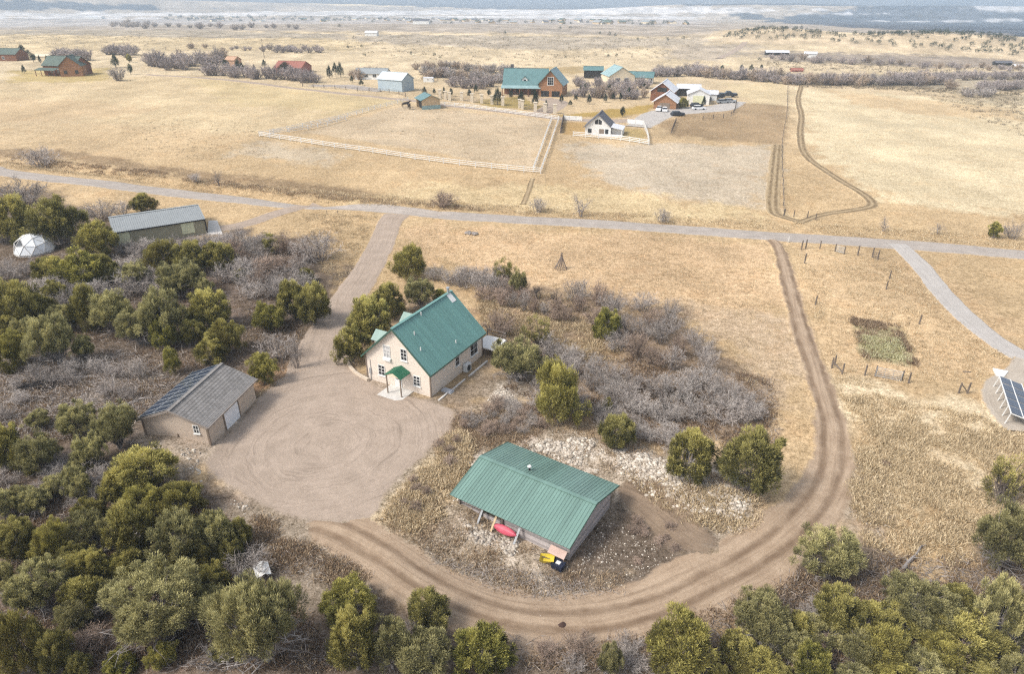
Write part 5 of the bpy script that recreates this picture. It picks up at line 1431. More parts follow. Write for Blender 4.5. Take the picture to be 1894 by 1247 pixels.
bb = far_building('metal_barn', 733, 166, 12.5, 8.5, 4.8, 7.2, 62, M_BLUESH, simple('pale_blue_roof', (.55, .62, .66), var=.05, rough=.5), 'pale blue metal barn with a gable end facing right', 'barn')
MB().box(4.26, 4.32, -2, 2, .2, 3.6).build('door', M_BLUESH, bb)
far_building('camper_trailer', 793, 151, 4.6, 2.4, 1.9, 2.1, 88, M_WHITE, M_WROOF, 'long white trailer in the scrub right of the blue barn', 'trailer', windows=[('W', -1.6, .9, .9, .6), ('W', .6, .9, .9, .6)], over=.05)

def horse_shelter():
    p = pt(797, 201)
    e = empty('horse_shelter', (p[0] - 1.2, p[1] + 2.5, p[2]), R(24), label='small open horse shelter with teal roof at the top of the white-fenced paddock', cat='shelter')
    gable_roof(e, 4.0, -4.2, 4.2, 3.2, 5.0, M_TEAL, 0, .14)
    b = MB(); b.prism_y([(-3.4, 0), (3.4, 0), (3.4, 3.3), (0, 4.8), (-3.4, 3.3)], -3.5, -3.3); b.build('end_wall', M_TANW, e)
    b = MB(); b.prism_y([(-3.4, -.3), (3.4, -.3), (3.4, 3.3), (0, 4.8), (-3.4, 3.3)], 3.3, 3.5); b.build('end_wall', M_TANW, e)
    b = MB(); b.box(3.25, 3.4, -3.29, 3.29, 1.3, 2.2); b.build('side_wall', M_CREAM, e)
    b = MB(); b.box(-3.5, 3.5, -3.62, -3.51, -.3, 1.3); b.box(3.41, 3.52, -3.5, 3.5, -.3, 1.2); b.build('skirt', M_TEALP, e)
    b = MB(); b.box(-2.6, 2.6, -3, 3, -.2, 3.0); b.build('inside_shade', M_DARK, e)  # solid dark block painted as the shelter's interior shade
horse_shelter()

def mansion():
    p = pt(985, 176)
    e = empty('log_mansion', p, R(-6), label='large log mansion with teal metal roofs and a front gable', cat='house')
    # main block: ridge along local X
    m = empty('main_block', (-3.0, 4.5, 0), R(90)); m.parent = e
    gable_walls(m, 5.5, -8.5, 8.5, 4.6, 9.6, M_LOG, -1)
    gable_roof(m, 6.2, -9.2, 9.2, 4.1, 9.9, M_TEAL, 0, .2)
    g = empty('gable_wing', (8.2, 1.5, 0), R(-8)); g.parent = e
    gable_walls(g, 4.8, -5.5, 6, 5.0, 10.0, M_LOGL, -1)
    gable_roof(g, 5.5, -6.3, 6.5, 4.5, 10.3, M_TEAL, 0, .2)
    window(g, 2.6, 3.2, (-1.3, -5.5, 4.4), (1, 0, 0), cols=3, rows=3, sill=False, fw=.15)
    for u in (-3.8, .6): MB().box(u, u + 3.2, -5.58, -5.5, -.2, 2.3).build('garage_opening_shade', M_DARK, g)  # flat dark panels painted as the shade inside the garage openings
    b = MB(); b.slab([(-12.5, -4.2, 3.2), (3.4, -4.2, 3.2), (3.4, -.9, 4.3), (-12.5, -.9, 4.3)], .18); b.build('porch_roof', M_TEALP, e)
    for x in (-12, -8.5, -5, -1.5, 2): MB().box(x - .15, x + .15, -4.0, -3.7, -.8, 3.1).build('porch_post', M_LOG, e)
    MB().box(-12, 3, -3.6, -1.1, -.8, .5).build('porch_floor', M_TANW, e)
    d = empty('dormer', (-3.2, -.1, 5.1), 0); d.parent = e
    gable_walls(d, 1.1, 0, 3.2, 1.2, 2.0, M_WHITE, -.3); gable_roof(d, 1.5, -.3, 3.4, 1.0, 2.2, M_TEAL, 0, .1)
    MB().box(-.5, .5, -.05, 0, .1, 1.0).build('window', M_GLASS, d)
    MB().box(-9.6, -8.4, 5.6, 6.8, 6, 11.2).build('chimney', simple('chimney_stone', (.12, .11, .11), var=.3), e)
    for x in (-9.5, -6.5, -.5): MB().box(x, x + 1.5, -1.07, -1.0, .9, 2.6).build('window', M_GLASS, e)
mansion()
far_building('cream_barn_house', 1142, 154, 12, 12, 4.0, 7.6, 10, M_CREAM, M_TEALP, 'cream gabled barn house with teal roof beyond the log mansion', windows=[('S', -3, .5, 2.2, 2.6), ('S', 1, .5, 2.2, 2.6)])
far_building('stable_wing', 1181, 153, 13, 8, 3.0, 5.0, 76, M_CREAM, M_TEAL, 'long low stable with teal roof right of the cream barn house', 'stable', windows=[('W', -4.5, .5, 2, 2), ('W', -1, .5, 2, 2)])
far_building('open_shed', 1097, 143, 9, 7, 3.8, 5.2, 84, M_DARK, M_TEAL, 'dark open-sided shed with teal roof left of the cream barn house', 'shed')  # walls are solid; their near-black colour stands for shade under the roof

def chalets():
    for px, py, W, L, he, hr, lab in ((1232, 187, 8.5, 11, 3.8, 7.0, 'rear log chalet of a pair, its gable rising behind the garage chalet'), (1237, 202, 8.0, 9, 2.8, 5.4, 'log garage with white roof edges in front of the rear chalet')):
        p = pt(px, py); e = empty('log_chalet', (p[0], p[1] + L / 2, p[2]), R(-20), label=lab, cat='chalet')
        gable_walls(e, W / 2, -L / 2, L / 2, he, hr - .2, M_LOG if hr > 6 else M_LOGL, -.5)
        gable_roof(e, W / 2 + .7, -L / 2 - .6, L / 2 + .6, he - .4, hr, M_WROOF, 0, .22)
        MB().box(-1.8, 1.8, -L / 2 - .06, -L / 2, 0 if hr < 6 else 3.4, 2.2 if hr < 6 else 5.0).build('door' if hr < 6 else 'window', M_TANTRIM if hr < 6 else M_GLASS, e)
    w = far_building('white_workshop', 1290, 190, 9, 8, 3.8, 5.6, -12, M_WHITE, M_WROOF, 'white workshop with pale yellow door behind the round green tree', 'workshop')
    MB().box(-2, 2, -4.58, -4.5, 0, 3.2).build('door', M_YELG, w)
    far_building('dark_shed', 1272, 176, 9, 6, 3.2, 4.4, 80, M_DARK, M_WROOF, 'dark-fronted shed with snowy white roof left of the white workshop', 'shed')
    far_building('white_shed', 1308, 184, 7, 5, 2.6, 3.6, 75, M_WHITE, M_WROOF, 'small white shed against the right side of the white workshop', 'shed')
chalets()

def cottage():
    p = pt(1112, 251)
    e = empty('white_cottage', (p[0], p[1] + 5, p[2]), R(-14), label='white cottage with steep grey gable roof inside its own white fence', cat='house'); e.scale = (.84, .84, .8)
    gable_walls(e, 4.6, -4.5, 4.5, 3.1, 7.2, M_WHITE, -.5)
    gable_roof(e, 5.3, -5.2, 5.0, 2.6, 7.6, M_SHINGLE, 0, .2)
    wn = MB()
    for x0, x1 in ((-1.2, -.08), (.08, 1.2)):
        wn.add([(x0, -4.56, 3.9), (x1, -4.56, 3.9), (x1, -4.56, 5.2 + (.6 if x1 < 0 else 0)), (x0, -4.56, 5.2 + (0 if x1 < 0 else .6))], [(0, 1, 2, 3)])
    wn.build('window', M_GLASS, e)
    for u, w in ((-3.6, 1.3), (.4, 1.8), (2.6, 1.1)): MB().box(u, u + w, -4.58, -4.5, .3, 2.2).build('window', M_GLASS if u != .4 else M_TANTRIM, e)
    p2 = empty('porch', (6.8, -1.0, 0)); p2.parent = e
    MB().slab([(2.2, -4.6, 2.5), (2.2, 3.5, 2.5), (-2.1, 3.5, 3.3), (-2.1, -4.6, 3.3)], .15).build('porch_roof', M_WROOF, p2)
    MB().box(-2.1, 2.0, -2.0, 3.2, -.4, 2.4).build('side_wall', M_WHITE, p2)
    MB().box(-6.4, 2.1, -6.2, -3.6, -.6, .5).build('porch_floor', M_WHITE, p2)
    for x in (-6.2, -2.2, 1.9): MB().box(x - .12, x + .12, -6.1, -5.9, .5, 2.6).build('porch_post', M_WHITE, p2)
cottage()

for a in [('far_barn', 688, 66, 11, 7, 3, 4.5, 85, M_WHITE, M_WROOF, 'white far shed group on the plain above the blue barn', 'shed'),
          ('far_barn', 178, 34, 44, 18, 6, 8, 87, M_WHITE, M_WROOF, 'white far farm buildings at the upper left of the plain', 'shed'),
          ('far_barn', 1498, 105, 7, 5, 2.2, 3.2, 70, M_WHITE, M_WROOF, 'white shed below the juniper hillocks, right of the dark ranch sheds', 'shed'),
          ('far_barn', 1436, 101, 14, 5, 1.8, 2.8, 84, M_DARK, M_WROOF, 'dark long ranch shed with pale roof below the left hillock', 'shed'),
          ('far_barn', 1853, 120, 8.5, 4, 1.5, 2.2, 86, M_DARK, M_SHINGLE, 'dark long shed below the right hillock', 'shed'),
          ('far_barn', 1881, 126, 4, 3, 1.5, 2.2, 84, M_DARK, M_WROOF, 'tiny pale-roofed hut at the right edge below the right hillock', 'hut'),
          ('far_barn', 1473, 132, 5.5, 3.5, 1.0, 1.8, 84, M_REDROOF, M_REDROOF, 'red-roofed barn peeping over the long hedgerow', 'barn'),
          ('far_barn', 780, 44, 24, 12, 5, 7, 84, M_WHITE, M_SHINGLE, 'dark-roofed far building nearest us at the edge of the far town', 'building')]:
    far_building(*a)
# the far town: a scatter of small houses
hp = []
for k, (wm, rm) in enumerate([(M_CREAM, M_GREYROOF), (M_CREAM, M_SHINGLE), (M_TANW, M_GREYROOF), (M_TANW, M_OLDGREEN)]):
    b = MB(); b.prism_y([(-4, 0), (4, 0), (4, 3), (0, 5.4), (-4, 3)], -6, 6); b.cur = 1
    b.slab([(4.4, -6.4, 2.9), (4.4, 6.4, 2.9), (0, 6.4, 5.7), (0, -6.4, 5.7)], .2); b.slab([(-4.4, 6.4, 2.9), (-4.4, -6.4, 2.9), (0, -6.4, 5.71), (0, 6.4, 5.71)], .2)
    hp.append(b.mesh('town_house', [wm, rm]))
for x, y in scatter_px([(250, 31), (640, 33), (900, 36), (1280, 40), (1280, 46), (900, 43), (640, 40), (380, 40)], 70, 3):
    p = pt(x, y)
    o = obj('town_house', random.choice(hp), None, p, random.uniform(0, 3.1), label='small pale house among the trees of the far town', cat='house', group='houses of the far town')
    k = random.uniform(.7, 1.3); o.scale = (k, k, k * .8)

# ------------------------------------------------------------------ fences, posts, gates
def rail_fence(px, label, mat=M_WHITE, step=4.0, h=1.45, rails=(.45, .9, 1.35), th=.16, name='rail_fence', pw=.2, cat='fence'):
    P = catmull(at([p[0] for p in px], [p[1] for p in px])[:, :2], step) if len(px) > 2 else None
    if P is None:
        a, c = pt(*px[0])[:2], pt(*px[1])[:2]; n = max(2, int(np.hypot(*(c - a)) / step)); P = a + (c - a) * np.linspace(0, 1, n + 1)[:, None]
    n = len(P)
    if n > 96: P = P[np.linspace(0, n - 1, 96).astype(int)]
    Z = hgt(P[:, 0], P[:, 1])
    o = np.array([P[0, 0], P[0, 1], Z[0]])
    e = empty(name, o, label=label, cat=cat)
    b = MB()
    for (x0, y0), (x1, y1), z0, z1 in zip(P[:-1], P[1:], Z[:-1], Z[1:]):
        for r_ in rails: b.beam((x0 - o[0], y0 - o[1], z0 - o[2] + r_), (x1 - o[0], y1 - o[1], z1 - o[2] + r_), .05, th)
    b.build('rails', mat, e)
    pm = MB().box(-pw / 2, pw / 2, -pw / 2, pw / 2, -.3, h).mesh('post', mat)
    for (x, y), z in zip(P, Z): obj('post', pm, e, (x - o[0], y - o[1], z - o[2]))
    return e
rail_fence([(480, 252), (560, 236), (660, 212), (755, 186)], 'white rail fence along the upper left side of the horse paddock', th=.13)
rail_fence([(480, 252), (640, 276), (820, 302), (1000, 321)], 'white rail fence along the near side of the horse paddock', th=.13)
rail_fence([(1000, 321), (1016, 275), (1034, 222)], 'white rail fence along the right side of the horse paddock', th=.13)
rail_fence([(986, 318), (1000, 280), (1020, 224)], 'second white rail fence just inside the right side of the paddock', th=.14)
rail_fence([(805, 194), (900, 204), (1034, 222)], 'white rail fence along the far side of the horse paddock', th=.13)
rail_fence([(500, 249), (570, 240), (640, 222)], 'inner white fence at the left corner of the paddock', th=.12)
rail_fence([(1060, 252), (1130, 258), (1200, 268)], 'white fence along the near side of the cottage yard', step=3, th=.18)
rail_fence([(1200, 268), (1197, 250), (1190, 232)], 'white fence along the right side of the cottage yard', step=3, th=.18)
rail_fence([(1160, 229), (1190, 232)], 'solid white panel fence at the far right of the cottage yard', step=2, th=.42)
rail_fence([(1042, 222), (1076, 224)], 'white fence along the far left of the cottage yard', step=2, th=.4)
rail_fence([(1037, 246), (1042, 220)], 'dark hedge-like fence at the left end of the cottage yard', M_POST, step=2, th=.44, pw=.4)
rail_fence([(560, 160), (640, 166), (720, 171), (750, 178)], 'dark wire fence in front of the blue metal barn', M_POST, step=5, th=.08, pw=.25)
rail_fence([(1242, 246), (1250, 226)], 'dark fence at the corner of the chalet drive', M_POST, step=2.5, th=.1, pw=.22)
rail_fence([(1362, 190), (1352, 214), (1300, 222)], 'dark fence round the right side of the chalet yard', M_POST, step=4, th=.06, pw=.2)
rail_fence([(1457, 160), (1455, 210), (1446, 270), (1449, 400)], 'thin pale fence between the two field tracks', M_POST, step=7, th=.02, rails=(.6, 1.1), pw=.12)

def pillar_fence(px, label):
    P = at([p[0] for p in px], [p[1] for p in px]); o = P[0]
    e = empty('pillar_fence', o, label=label, cat='fence')
    b = MB(); b.box(-.55, .55, -.55, .55, -.4, 3.0); b.box(-.7, .7, -.7, .7, 3.0, 3.25)
    pm = b.mesh('pillar', M_STONE)
    r_ = MB()
    for p in P: obj('pillar', pm, e, p - o)
    for a, c in zip(P[:-1], P[1:]):
        a_, c_ = a - o, c - o
        for z in (.5, 1.0, 1.5): r_.beam((a_[0], a_[1], a_[2] + z), (c_[0], c_[1], c_[2] + z), .08, .12)
    r_.build('rails', M_POST, e)
pillar_fence([(814, 181), (824, 184), (832, 186), (854, 186), (873, 189), (891, 191), (910, 193), (930, 195)], 'cream stone pillar fence left of the log mansion drive')
pillar_fence([(961, 200), (966, 202), (990, 206), (1008, 208), (1026, 210)], 'cream stone pillar fence right of the log mansion gate')

pv = []
for k in range(3):
    b = MB(); b.tube([(0, 0, -.3), (.01 * k, .01, .7), (-.02, .015 * k, 1.45)], [.11, .10, .085], 7); pv.append(b.mesh('fence_post', M_POST))
def post(px, py, label, group=None, s=1.0, lean=0.0):
    p = pt(px, py); o = obj('fence_post', random.choice(pv), None, p, random.uniform(0, 6), label=label, cat='post', group=group)
    o.scale = (s, s, s); o.rotation_euler[0] = lean; return o
for px, py, lab in [(1451, 398, 'dark post, leftmost of four at the field track entrance beyond the road'), (1468, 401, 'dark post, second of four at the field track entrance beyond the road'), (1493, 403, 'dark post, third of four at the field track entrance beyond the road'), (1508, 407, 'dark post, rightmost of four at the field track entrance beyond the road'),
    (1482, 462, 'tall post at the corner where the track meets the road'), (1490, 460, 'brace post right beside the tall corner post by the road'), (1516, 460, 'thin post on the roadside between the corner post and the wire gate'), (1544, 465, 'left post of the small wire gate on the roadside'), (1561, 470, 'right post of the small wire gate on the roadside'),
    (1586, 472, 'thin post on the roadside between the wire gate and the thick corner post'), (1613, 476, 'slim post left of the thick corner post by the gravel path'), (1623, 480, 'thick dark corner post where the gravel path leaves the road'), (1488, 487, 'post just inside the pasture below the tall corner post'),
    (1645, 516, 'post in the pasture nearest the upper gravel path'), (1639, 535, 'post in the pasture just below the one nearest the gravel path'), (1508, 564, 'lone post in the pasture beside the dirt track'), (1700, 600, 'lone post above the right corner of the vegetable patch'),
    (1538, 681, 'left post of the braced corner left of the steel gate'), (1543, 676, 'second post of the braced corner left of the steel gate'), (1557, 692, 'lone post between the braced corner and the steel gate'), (1599, 695, 'slim post just left of the steel gate'), (1618, 696, 'left hinge post of the steel gate'), (1667, 705, 'right latch post of the steel gate'), (1680, 709, 'slim post just right of the steel gate'),
    (1773, 728, 'left post of the broken fence brace by the solar array'), (1789, 728, 'right post of the broken fence brace by the solar array'), (1840, 430, 'thin post beyond the road at the right edge')]:
    post(px, py, lab, s=1.15 if 'thick' in lab or 'tall' in lab else .95)
post(1857, 432, 'dark leaning post right of the small juniper beyond the road', lean=.2)
post(605, 396, 'left of two short dark stumps beside the drive junction', s=.55); post(625, 396, 'right of two short dark stumps beside the drive junction', s=.55)
def brace(a, c, h0, h1, label):
    p, q = pt(*a), pt(*c)
    MB().beam((p[0], p[1], p[2] + h0), (q[0], q[1], q[2] + h1), .1).build('brace_rail', M_POST, None, label=label, cat='rail')
brace((1773, 728), (1789, 728), 1.2, .15, 'slanting rail of the broken fence brace by the solar array')
brace((1776, 700), (1790, 704), .9, 1.1, 'grey rail lying across the brush above the broken fence brace')
brace((1538, 681), (1557, 692), .9, .3, 'slanting rail of the braced corner left of the steel gate')
MB().box(-.05, .05, -.05, .05, -.2, 1.1).build('marker_post', M_WHITE, None, pt(1458, 448), label='short white marker post at the road edge above the dirt track', cat='post')

def steel_gate(a, c, h, label, mat, n=5, name='gate'):
    p, q = pt(*a), pt(*c)
    d = q - p; L = float(np.hypot(d[0], d[1]))
    e = empty(name, p, math.atan2(d[1], d[0]), label=label, cat='gate')
    b = MB(); r_ = .035
    b.tube([(0, 0, .15), (0, 0, h)], r_, 6); b.tube([(L, 0, .15), (L, 0, h)], r_, 6)
    b.tube([(0, 0, h), (L, 0, h)], r_, 6); b.tube([(0, 0, .15), (L, 0, .15)], r_, 6)
    b.build('gate_frame', mat, e)
    b = MB()
    for k in range(1, n): z = .15 + (h - .15) * k / n; b.tube([(0, 0, z), (L, 0, z)], .025, 5)
    for f in (.33, .66): b.tube([(L * f, .03, .15), (L * f, .03, h)], .025, 5)
    b.build('bars', mat, e)
steel_gate((1618, 697), (1666, 706), 1.25, 'grey tubular steel gate below the vegetable patch', M_METAL)
steel_gate((1546, 466), (1560, 470), 1.1, 'small wire gate on the roadside left of the gravel path', M_METAL, 6, 'wire_gate')
steel_gate((1612, 476), (1622, 480), 1.1, 'small dark gate against the thick corner post by the gravel path', M_POST, 3)

# --- free-standing solar array at the right edge
def ground_array():
    z1, z0 = 1.5, .95
    A = at_z(1848, 695, z1); Bq = at_z(1870, 764, z1)
    L = float(np.hypot(*(A - Bq))); ay = (A - Bq) / L; ax = np.array([ay[1], -ay[0]])
    ang = math.atan2(ay[1], ay[0]) - math.pi / 2
    g = float(hgt(*Bq))
    e = empty('solar_array', (Bq[0], Bq[1], g), ang, label='free-standing tilted solar array on a white frame at the right edge', cat='solar array')
    w = abs(float((at_z(1881, 688, z0) - A) @ ax)); rows = 5
    def P(u, v, n=0): return Vector((u * w + n * .35, v * L, z1 - g + (z0 - z1) * u + n))
    b = MB()
    for u in (0, .5, 1): b.beam(P(u, -.01), P(u, 1.01), .09)
    for k in range(rows + 1): b.beam(P(-.02, k / rows, -.05), P(1.02, k / rows, -.05), .08)
    b.build('frame', M_WHITE, e)
    for k in range(rows):
        for j in range(2):
            u0, u1, v0, v1 = j * .5 + .025, j * .5 + .475, k / rows + .012, (k + 1) / rows - .012
            b = MB(); b.slab([P(u0, v0, .03), P(u1, v0, .03), P(u1, v1, .03), P(u0, v1, .03)], .03)
            cm = b.mesh('solar_panel', M_CELL)
            a2 = cm.attributes.new('cell_uv', 'FLOAT_VECTOR', 'POINT'); a2.data.foreach_set('vector', np.array([(v.co.x, v.co.y, 0) for v in cm.vertices], np.float32).ravel())
            obj('solar_panel', cm, e)
    for k in range(6):
        v = k / 5 * .98 + .01
        for u in (.02, .98):
            q = P(u, v)
            b = MB(); b.beam((q.x - (.25 if u < .5 else 0), q.y, -.3), (q.x, q.y, q.z - .05), .08); b.build('leg', M_WHITE, e)
    q = [pt(1835, 684), pt(1864, 690), pt(1856, 700), pt(1842, 698)]
    MB().slab([(p[0], p[1], p[2] + .25) for p in q][::-1], .22).build('concrete_block', M_WHITE, None, label='white slab at the upper end of the ground solar array', cat='slab')
ground_array()

# --- pole tipi, stones, small things on the ground
def tipi():
    p = pt(1038, 497); b = MB(); rng = np.random.default_rng(3)
    for k in range(17):
        a = k / 17 * 6.283; r_ = 1.0 + rng.uniform(-.12, .12); h = 2.25 + rng.uniform(-.2, .5)
        b.tube([(math.cos(a) * r_, math.sin(a) * r_, 0), (-math.cos(a) * .12 + rng.normal(0, .05), -math.sin(a) * .12 + rng.normal(0, .05), h)], [.05, .03], 5)
    b.build('pole_tipi', simple('grey_poles', (.14, .11, .095), (.30, .25, .22), 5), None, p, label='cone of grey poles stacked like a tipi in the golden field', cat='pole stack')
tipi()
def stone_mesh(name, mat, rng, n=1, spread=0.0, size=.4, flatten=.6):
    b = MB()
    base = [(1, 0, 0), (-1, 0, 0), (0, 1, 0), (0, -1, 0), (0, 0, 1), (0, 0, -.6), (.6, .6, .6), (-.6, .6, .55), (.6, -.6, .6), (-.6, -.6, .5)]
    F = [(0, 6, 8), (4, 8, 6), (4, 6, 7), (4, 7, 9), (4, 9, 8), (0, 2, 6), (2, 7, 6), (2, 1, 7), (1, 9, 7), (1, 3, 9), (3, 8, 9), (3, 0, 8), (0, 5, 2), (2, 5, 1), (1, 5, 3), (3, 5, 0)]
    for _ in range(n):
        s = size * rng.uniform(.5, 1.2); c = rng.normal(0, 1, 2) * spread
        v = [np.array(q) * (1 + rng.uniform(-.25, .25)) * s * np.array([1, rng.uniform(.7, 1.1), flatten]) + np.array([c[0], c[1], .1 * s]) for q in base]
        b.add(v, F)
    return b.mesh(name, mat)
rr = np.random.default_rng(5)
M_ROCK = simple('pale_limestone', (.42, .36, .30), (.62, .56, .49), 2, rough=.95)
M_ROCKD = simple('grey_stone', (.20, .17, .15), (.36, .32, .29), 3, rough=.95)
for k, (px, py, s, lab, m) in enumerate([(866, 432, .75, 'flat grey boulder, left of the pair in the field by the drive junction', M_ROCKD), (878, 434, .9, 'larger flat grey boulder, right of the pair in the field by the drive junction', M_ROCKD),
        (568, 899, .22, 'small dark stone lying on the lower gravel yard', M_ROCKD), (728, 818, .16, 'small stone on the right side of the gravel yard', M_ROCKD), (1041, 1159, .32, 'dark reddish clod on the dirt track below the barn', simple('dark_clod', (.07, .04, .03), var=.3)),
        (1640, 860, .5, 'dark brush clump in the straw grass by the bend of the dirt track', simple('dark_brush', (.16, .11, .07), var=.3)), (463, 846, .2, 'pale stone at the foot of the garage wall', M_ROCK), (1000, 1142, .2, 'white stone on the dirt track left of the reddish clod', M_ROCK)]):
    obj('stone', stone_mesh('stone', m, rr, 1, 0, s, .5), None, pt(px, py), rr.uniform(0, 6), label=lab, cat='stone' if 'brush' not in lab and 'clod' not in lab else 'clump')

def debris():
    # white crumpled sheet in the lower wood, burnt pile, fallen logs
    rng = np.random.default_rng(8); n = 9
    g = [[(i / (n - 1) * 1.1 - .55, j / (n - 1) * 1.5 - .75, .25 + .22 * float(vnoise(np.array(i * .9), np.array(j * .9), 4)) - .28 * ((i / 4 - 1) ** 2 + (j / 4 - 1) ** 2) * .5) for i in range(n)] for j in range(n)]
    b = MB(); b.add([p for r_ in g for p in r_], [(j * n + i, j * n + i + 1, (j + 1) * n + i + 1, (j + 1) * n + i) for i in range(n - 1) for j in range(n - 1)])
    p = pt(487, 1066); b.build('white_sheet', M_WHITE, None, (p[0], p[1], p[2] + .55), .5, label='crumpled white sheet caught in grey brush in the lower woods', cat='sheet')
    p = pt(78, 714)
    b = MB()
    for _ in range(60):
        a = rng.uniform(0, 6.28); q = np.array([rng.normal(0, 1.1), rng.normal(0, .6), rng.uniform(.05, .4)]); d = np.array([math.cos(a), math.sin(a), rng.normal(0, .2)]) * rng.uniform(.3, .9)
        b.tube([q - d, q + d], [.06, .03], 4)
    b.build('burnt_pile', simple('charred_wood', (.018, .016, .015), (.06, .05, .045), 4), None, p, label='black burnt brush pile in the clearing at the left', cat='pile')
    for k, (px, py, L, a, lab) in enumerate([(140, 700, 5, .1, 'long grey fallen log in the clearing right of the burnt pile'), (180, 760, 4, .9, 'bleached fallen branch above the thin pinyons'), (60, 665, 5, -.1, 'fallen log at the top of the clearing'), (447, 430, 1.6, .3, 'short dark log on the grass beside the shed spur road'), (250, 745, 3, .6, 'white crooked branch left of the solar garage'),
                                              (120, 1010, 3, 1.2, 'blue-grey fallen branch between the junipers of the lower left'), (1690, 1030, 4, .7, 'grey fallen branch on bare soil above the lower right wood')]):
        p = pt(px, py); b = MB(); pts = [(math.cos(a) * L * (f - .5), math.sin(a) * L * (f - .5) + rng.normal(0, .1), .15 + rng.normal(0, .05)) for f in np.linspace(0, 1, 6)]
        b.tube(pts, [.14, .13, .11, .09, .07, .03], 6)
        for f in (1, 2, 3, 4):
            q = np.array(pts[f]); b.tube([q, q + rng.normal(0, .35, 3) + [0, 0, .3]], [.05, .015], 4)
        me = b.mesh('fallen_log', M_BARK); at_ = me.attributes.new('tint', 'FLOAT', 'FACE'); at_.data.foreach_set('value', rng.uniform(.4, 1, len(me.polygons)).astype(np.float32))
        obj('fallen_log', me, None, p, label=lab, cat='log')
debris()

# --- vehicles, horse, poles
def car(px, py, ang, body, label, truck=False, s=1.0):
    e = empty('parked_truck' if truck else 'parked_car', pt(px, py), R(ang), label=label, cat='truck' if truck else 'car'); e.scale = (s, s, s)
    b = MB(); pr = [(-2.3, .35), (2.3, .35), (2.35, .75), (2.2, 1.0), (.9, 1.08), (-2.25, 1.08), (-2.35, .7)] if not truck else [(-2.7, .45), (2.7, .45), (2.75, .9), (2.6, 1.15), (1.2, 1.2), (-2.7, 1.2)]
    b.add([(x, -.9, z) for x, z in pr] + [(x, .9, z) for x, z in pr], [tuple(range(len(pr))), tuple(range(2 * len(pr) - 1, len(pr) - 1, -1))] + [(i, i + len(pr), (i + 1) % len(pr) + len(pr), (i + 1) % len(pr)) for i in range(len(pr))][::1])
    b.build('body', body, e)
    x0, x1 = (-2.1, 1.2) if not truck else (-.9, 1.4)
    b = MB(); zb = 1.06 if not truck else 1.18
    b.add([(x0, -.82, zb), (x1, -.82, zb), (x1, .82, zb), (x0, .82, zb), (x0 + .35, -.66, zb + .55), (x1 - .8, -.66, zb + .55), (x1 - .8, .66, zb + .55), (x0 + .35, .66, zb + .55)], [(0, 1, 5, 4), (1, 2, 6, 5), (2, 3, 7, 6), (3, 0, 4, 7)]); b.build('window', M_GLASS, e)
    MB().box(x0 + .33, x1 - .78, -.68, .68, zb + .55, zb + .60).build('roof', body, e)
    wm = MB().tube([(0, -.12, 0), (0, .12, 0)], .36, 12).mesh('wheel', M_BLACK)
    for x in (-1.45, 1.5):
        for y in (-.82, .82): obj('wheel', wm, e, (x, y, .36))
CW, CD, CR = simple('white_car_paint', (.75, .75, .75), var=.03, rough=.3), simple('dark_car_paint', (.04, .045, .055), var=.1, rough=.3), simple('grey_car_paint', (.28, .29, .30), var=.05, rough=.3)
car(1219, 205, 70, CW, 'white pickup parked left of the log garage, left of two', True); car(1229, 206, 80, CW, 'white car parked left of the log garage, right of two')
car(1253, 214, 10, CD, 'dark car with pale top parked on the gravel before the log garage'); car(1292, 203, 5, CW, 'white car parked below the white workshop'); car(1288, 198, 15, CD, 'dark car just behind the white car below the workshop')
car(1337, 191, 10, CR, 'grey car, left of two at the right of the chalet yard'); car(1350, 190, -15, CR, 'grey car, right of two at the right of the chalet yard'); car(1346, 179, -5, CD, 'dark flatbed truck at the far right of the chalet yard', True, 1.3); car(1328, 181, 20, CD, 'dark vehicle left of the flatbed truck', False, .9)
car(1311, 186, 60, CD, 'dark car beside the small white shed', False, .9)

def horse(px, py, ang, label):
    p = pt(px, py)
    V = [(0, 0, 1.15), (.35, 0, 1.2), (.75, 0, 1.2), (-.35, 0, 1.15), (-.7, 0, 1.2), (1.05, 0, 1.45), (1.25, 0, 1.7), (1.42, 0, 1.72), (1.72, 0, 1.5),
         (.68, .17, .9), (.70, .18, .5), (.68, .18, .04), (.68, -.17, .9), (.66, -.18, .5), (.70, -.18, .04),
         (-.62, .18, .9), (-.72, .19, .55), (-.66, .19, .04), (-.62, -.18, .9), (-.70, -.19, .55), (-.62, -.19, .04), (-.88, 0, 1.05), (-.95, 0, .55)]
    E_ = [(0, 1), (1, 2), (0, 3), (3, 4), (2, 5), (5, 6), (6, 7), (7, 8), (2, 9), (9, 10), (10, 11), (2, 12), (12, 13), (13, 14), (4, 15), (15, 16), (16, 17), (4, 18), (18, 19), (19, 20), (4, 21), (21, 22)]
    rad = [.33, .34, .31, .32, .30, .20, .15, .13, .08, .13, .07, .06, .13, .07, .06, .15, .08, .06, .15, .08, .06, .07, .05]
    me = bpy.data.meshes.new('horse'); me.from_pydata(V, E_, []); me.materials.append(simple('dark_horse_coat', (.025, .018, .015), var=.2, rough=.6))
    o = obj('horse', me, None, p, R(ang), label=label, cat='horse')
    m = o.modifiers.new('skin', 'SKIN'); o.modifiers.new('sub', 'SUBSURF').render_levels = 1
    for sv, r_ in zip(me.skin_vertices[0].data, rad): sv.radius = (r_ * .85, r_)
    me.skin_vertices[0].data[0].use_root = True
    o.scale = (1.35, 1.35, 1.35)
horse(750, 199, 10, 'dark horse standing in the paddock left of the horse shelter')
horse(757, 202, -70, 'second dark horse turned away beside the horse shelter')

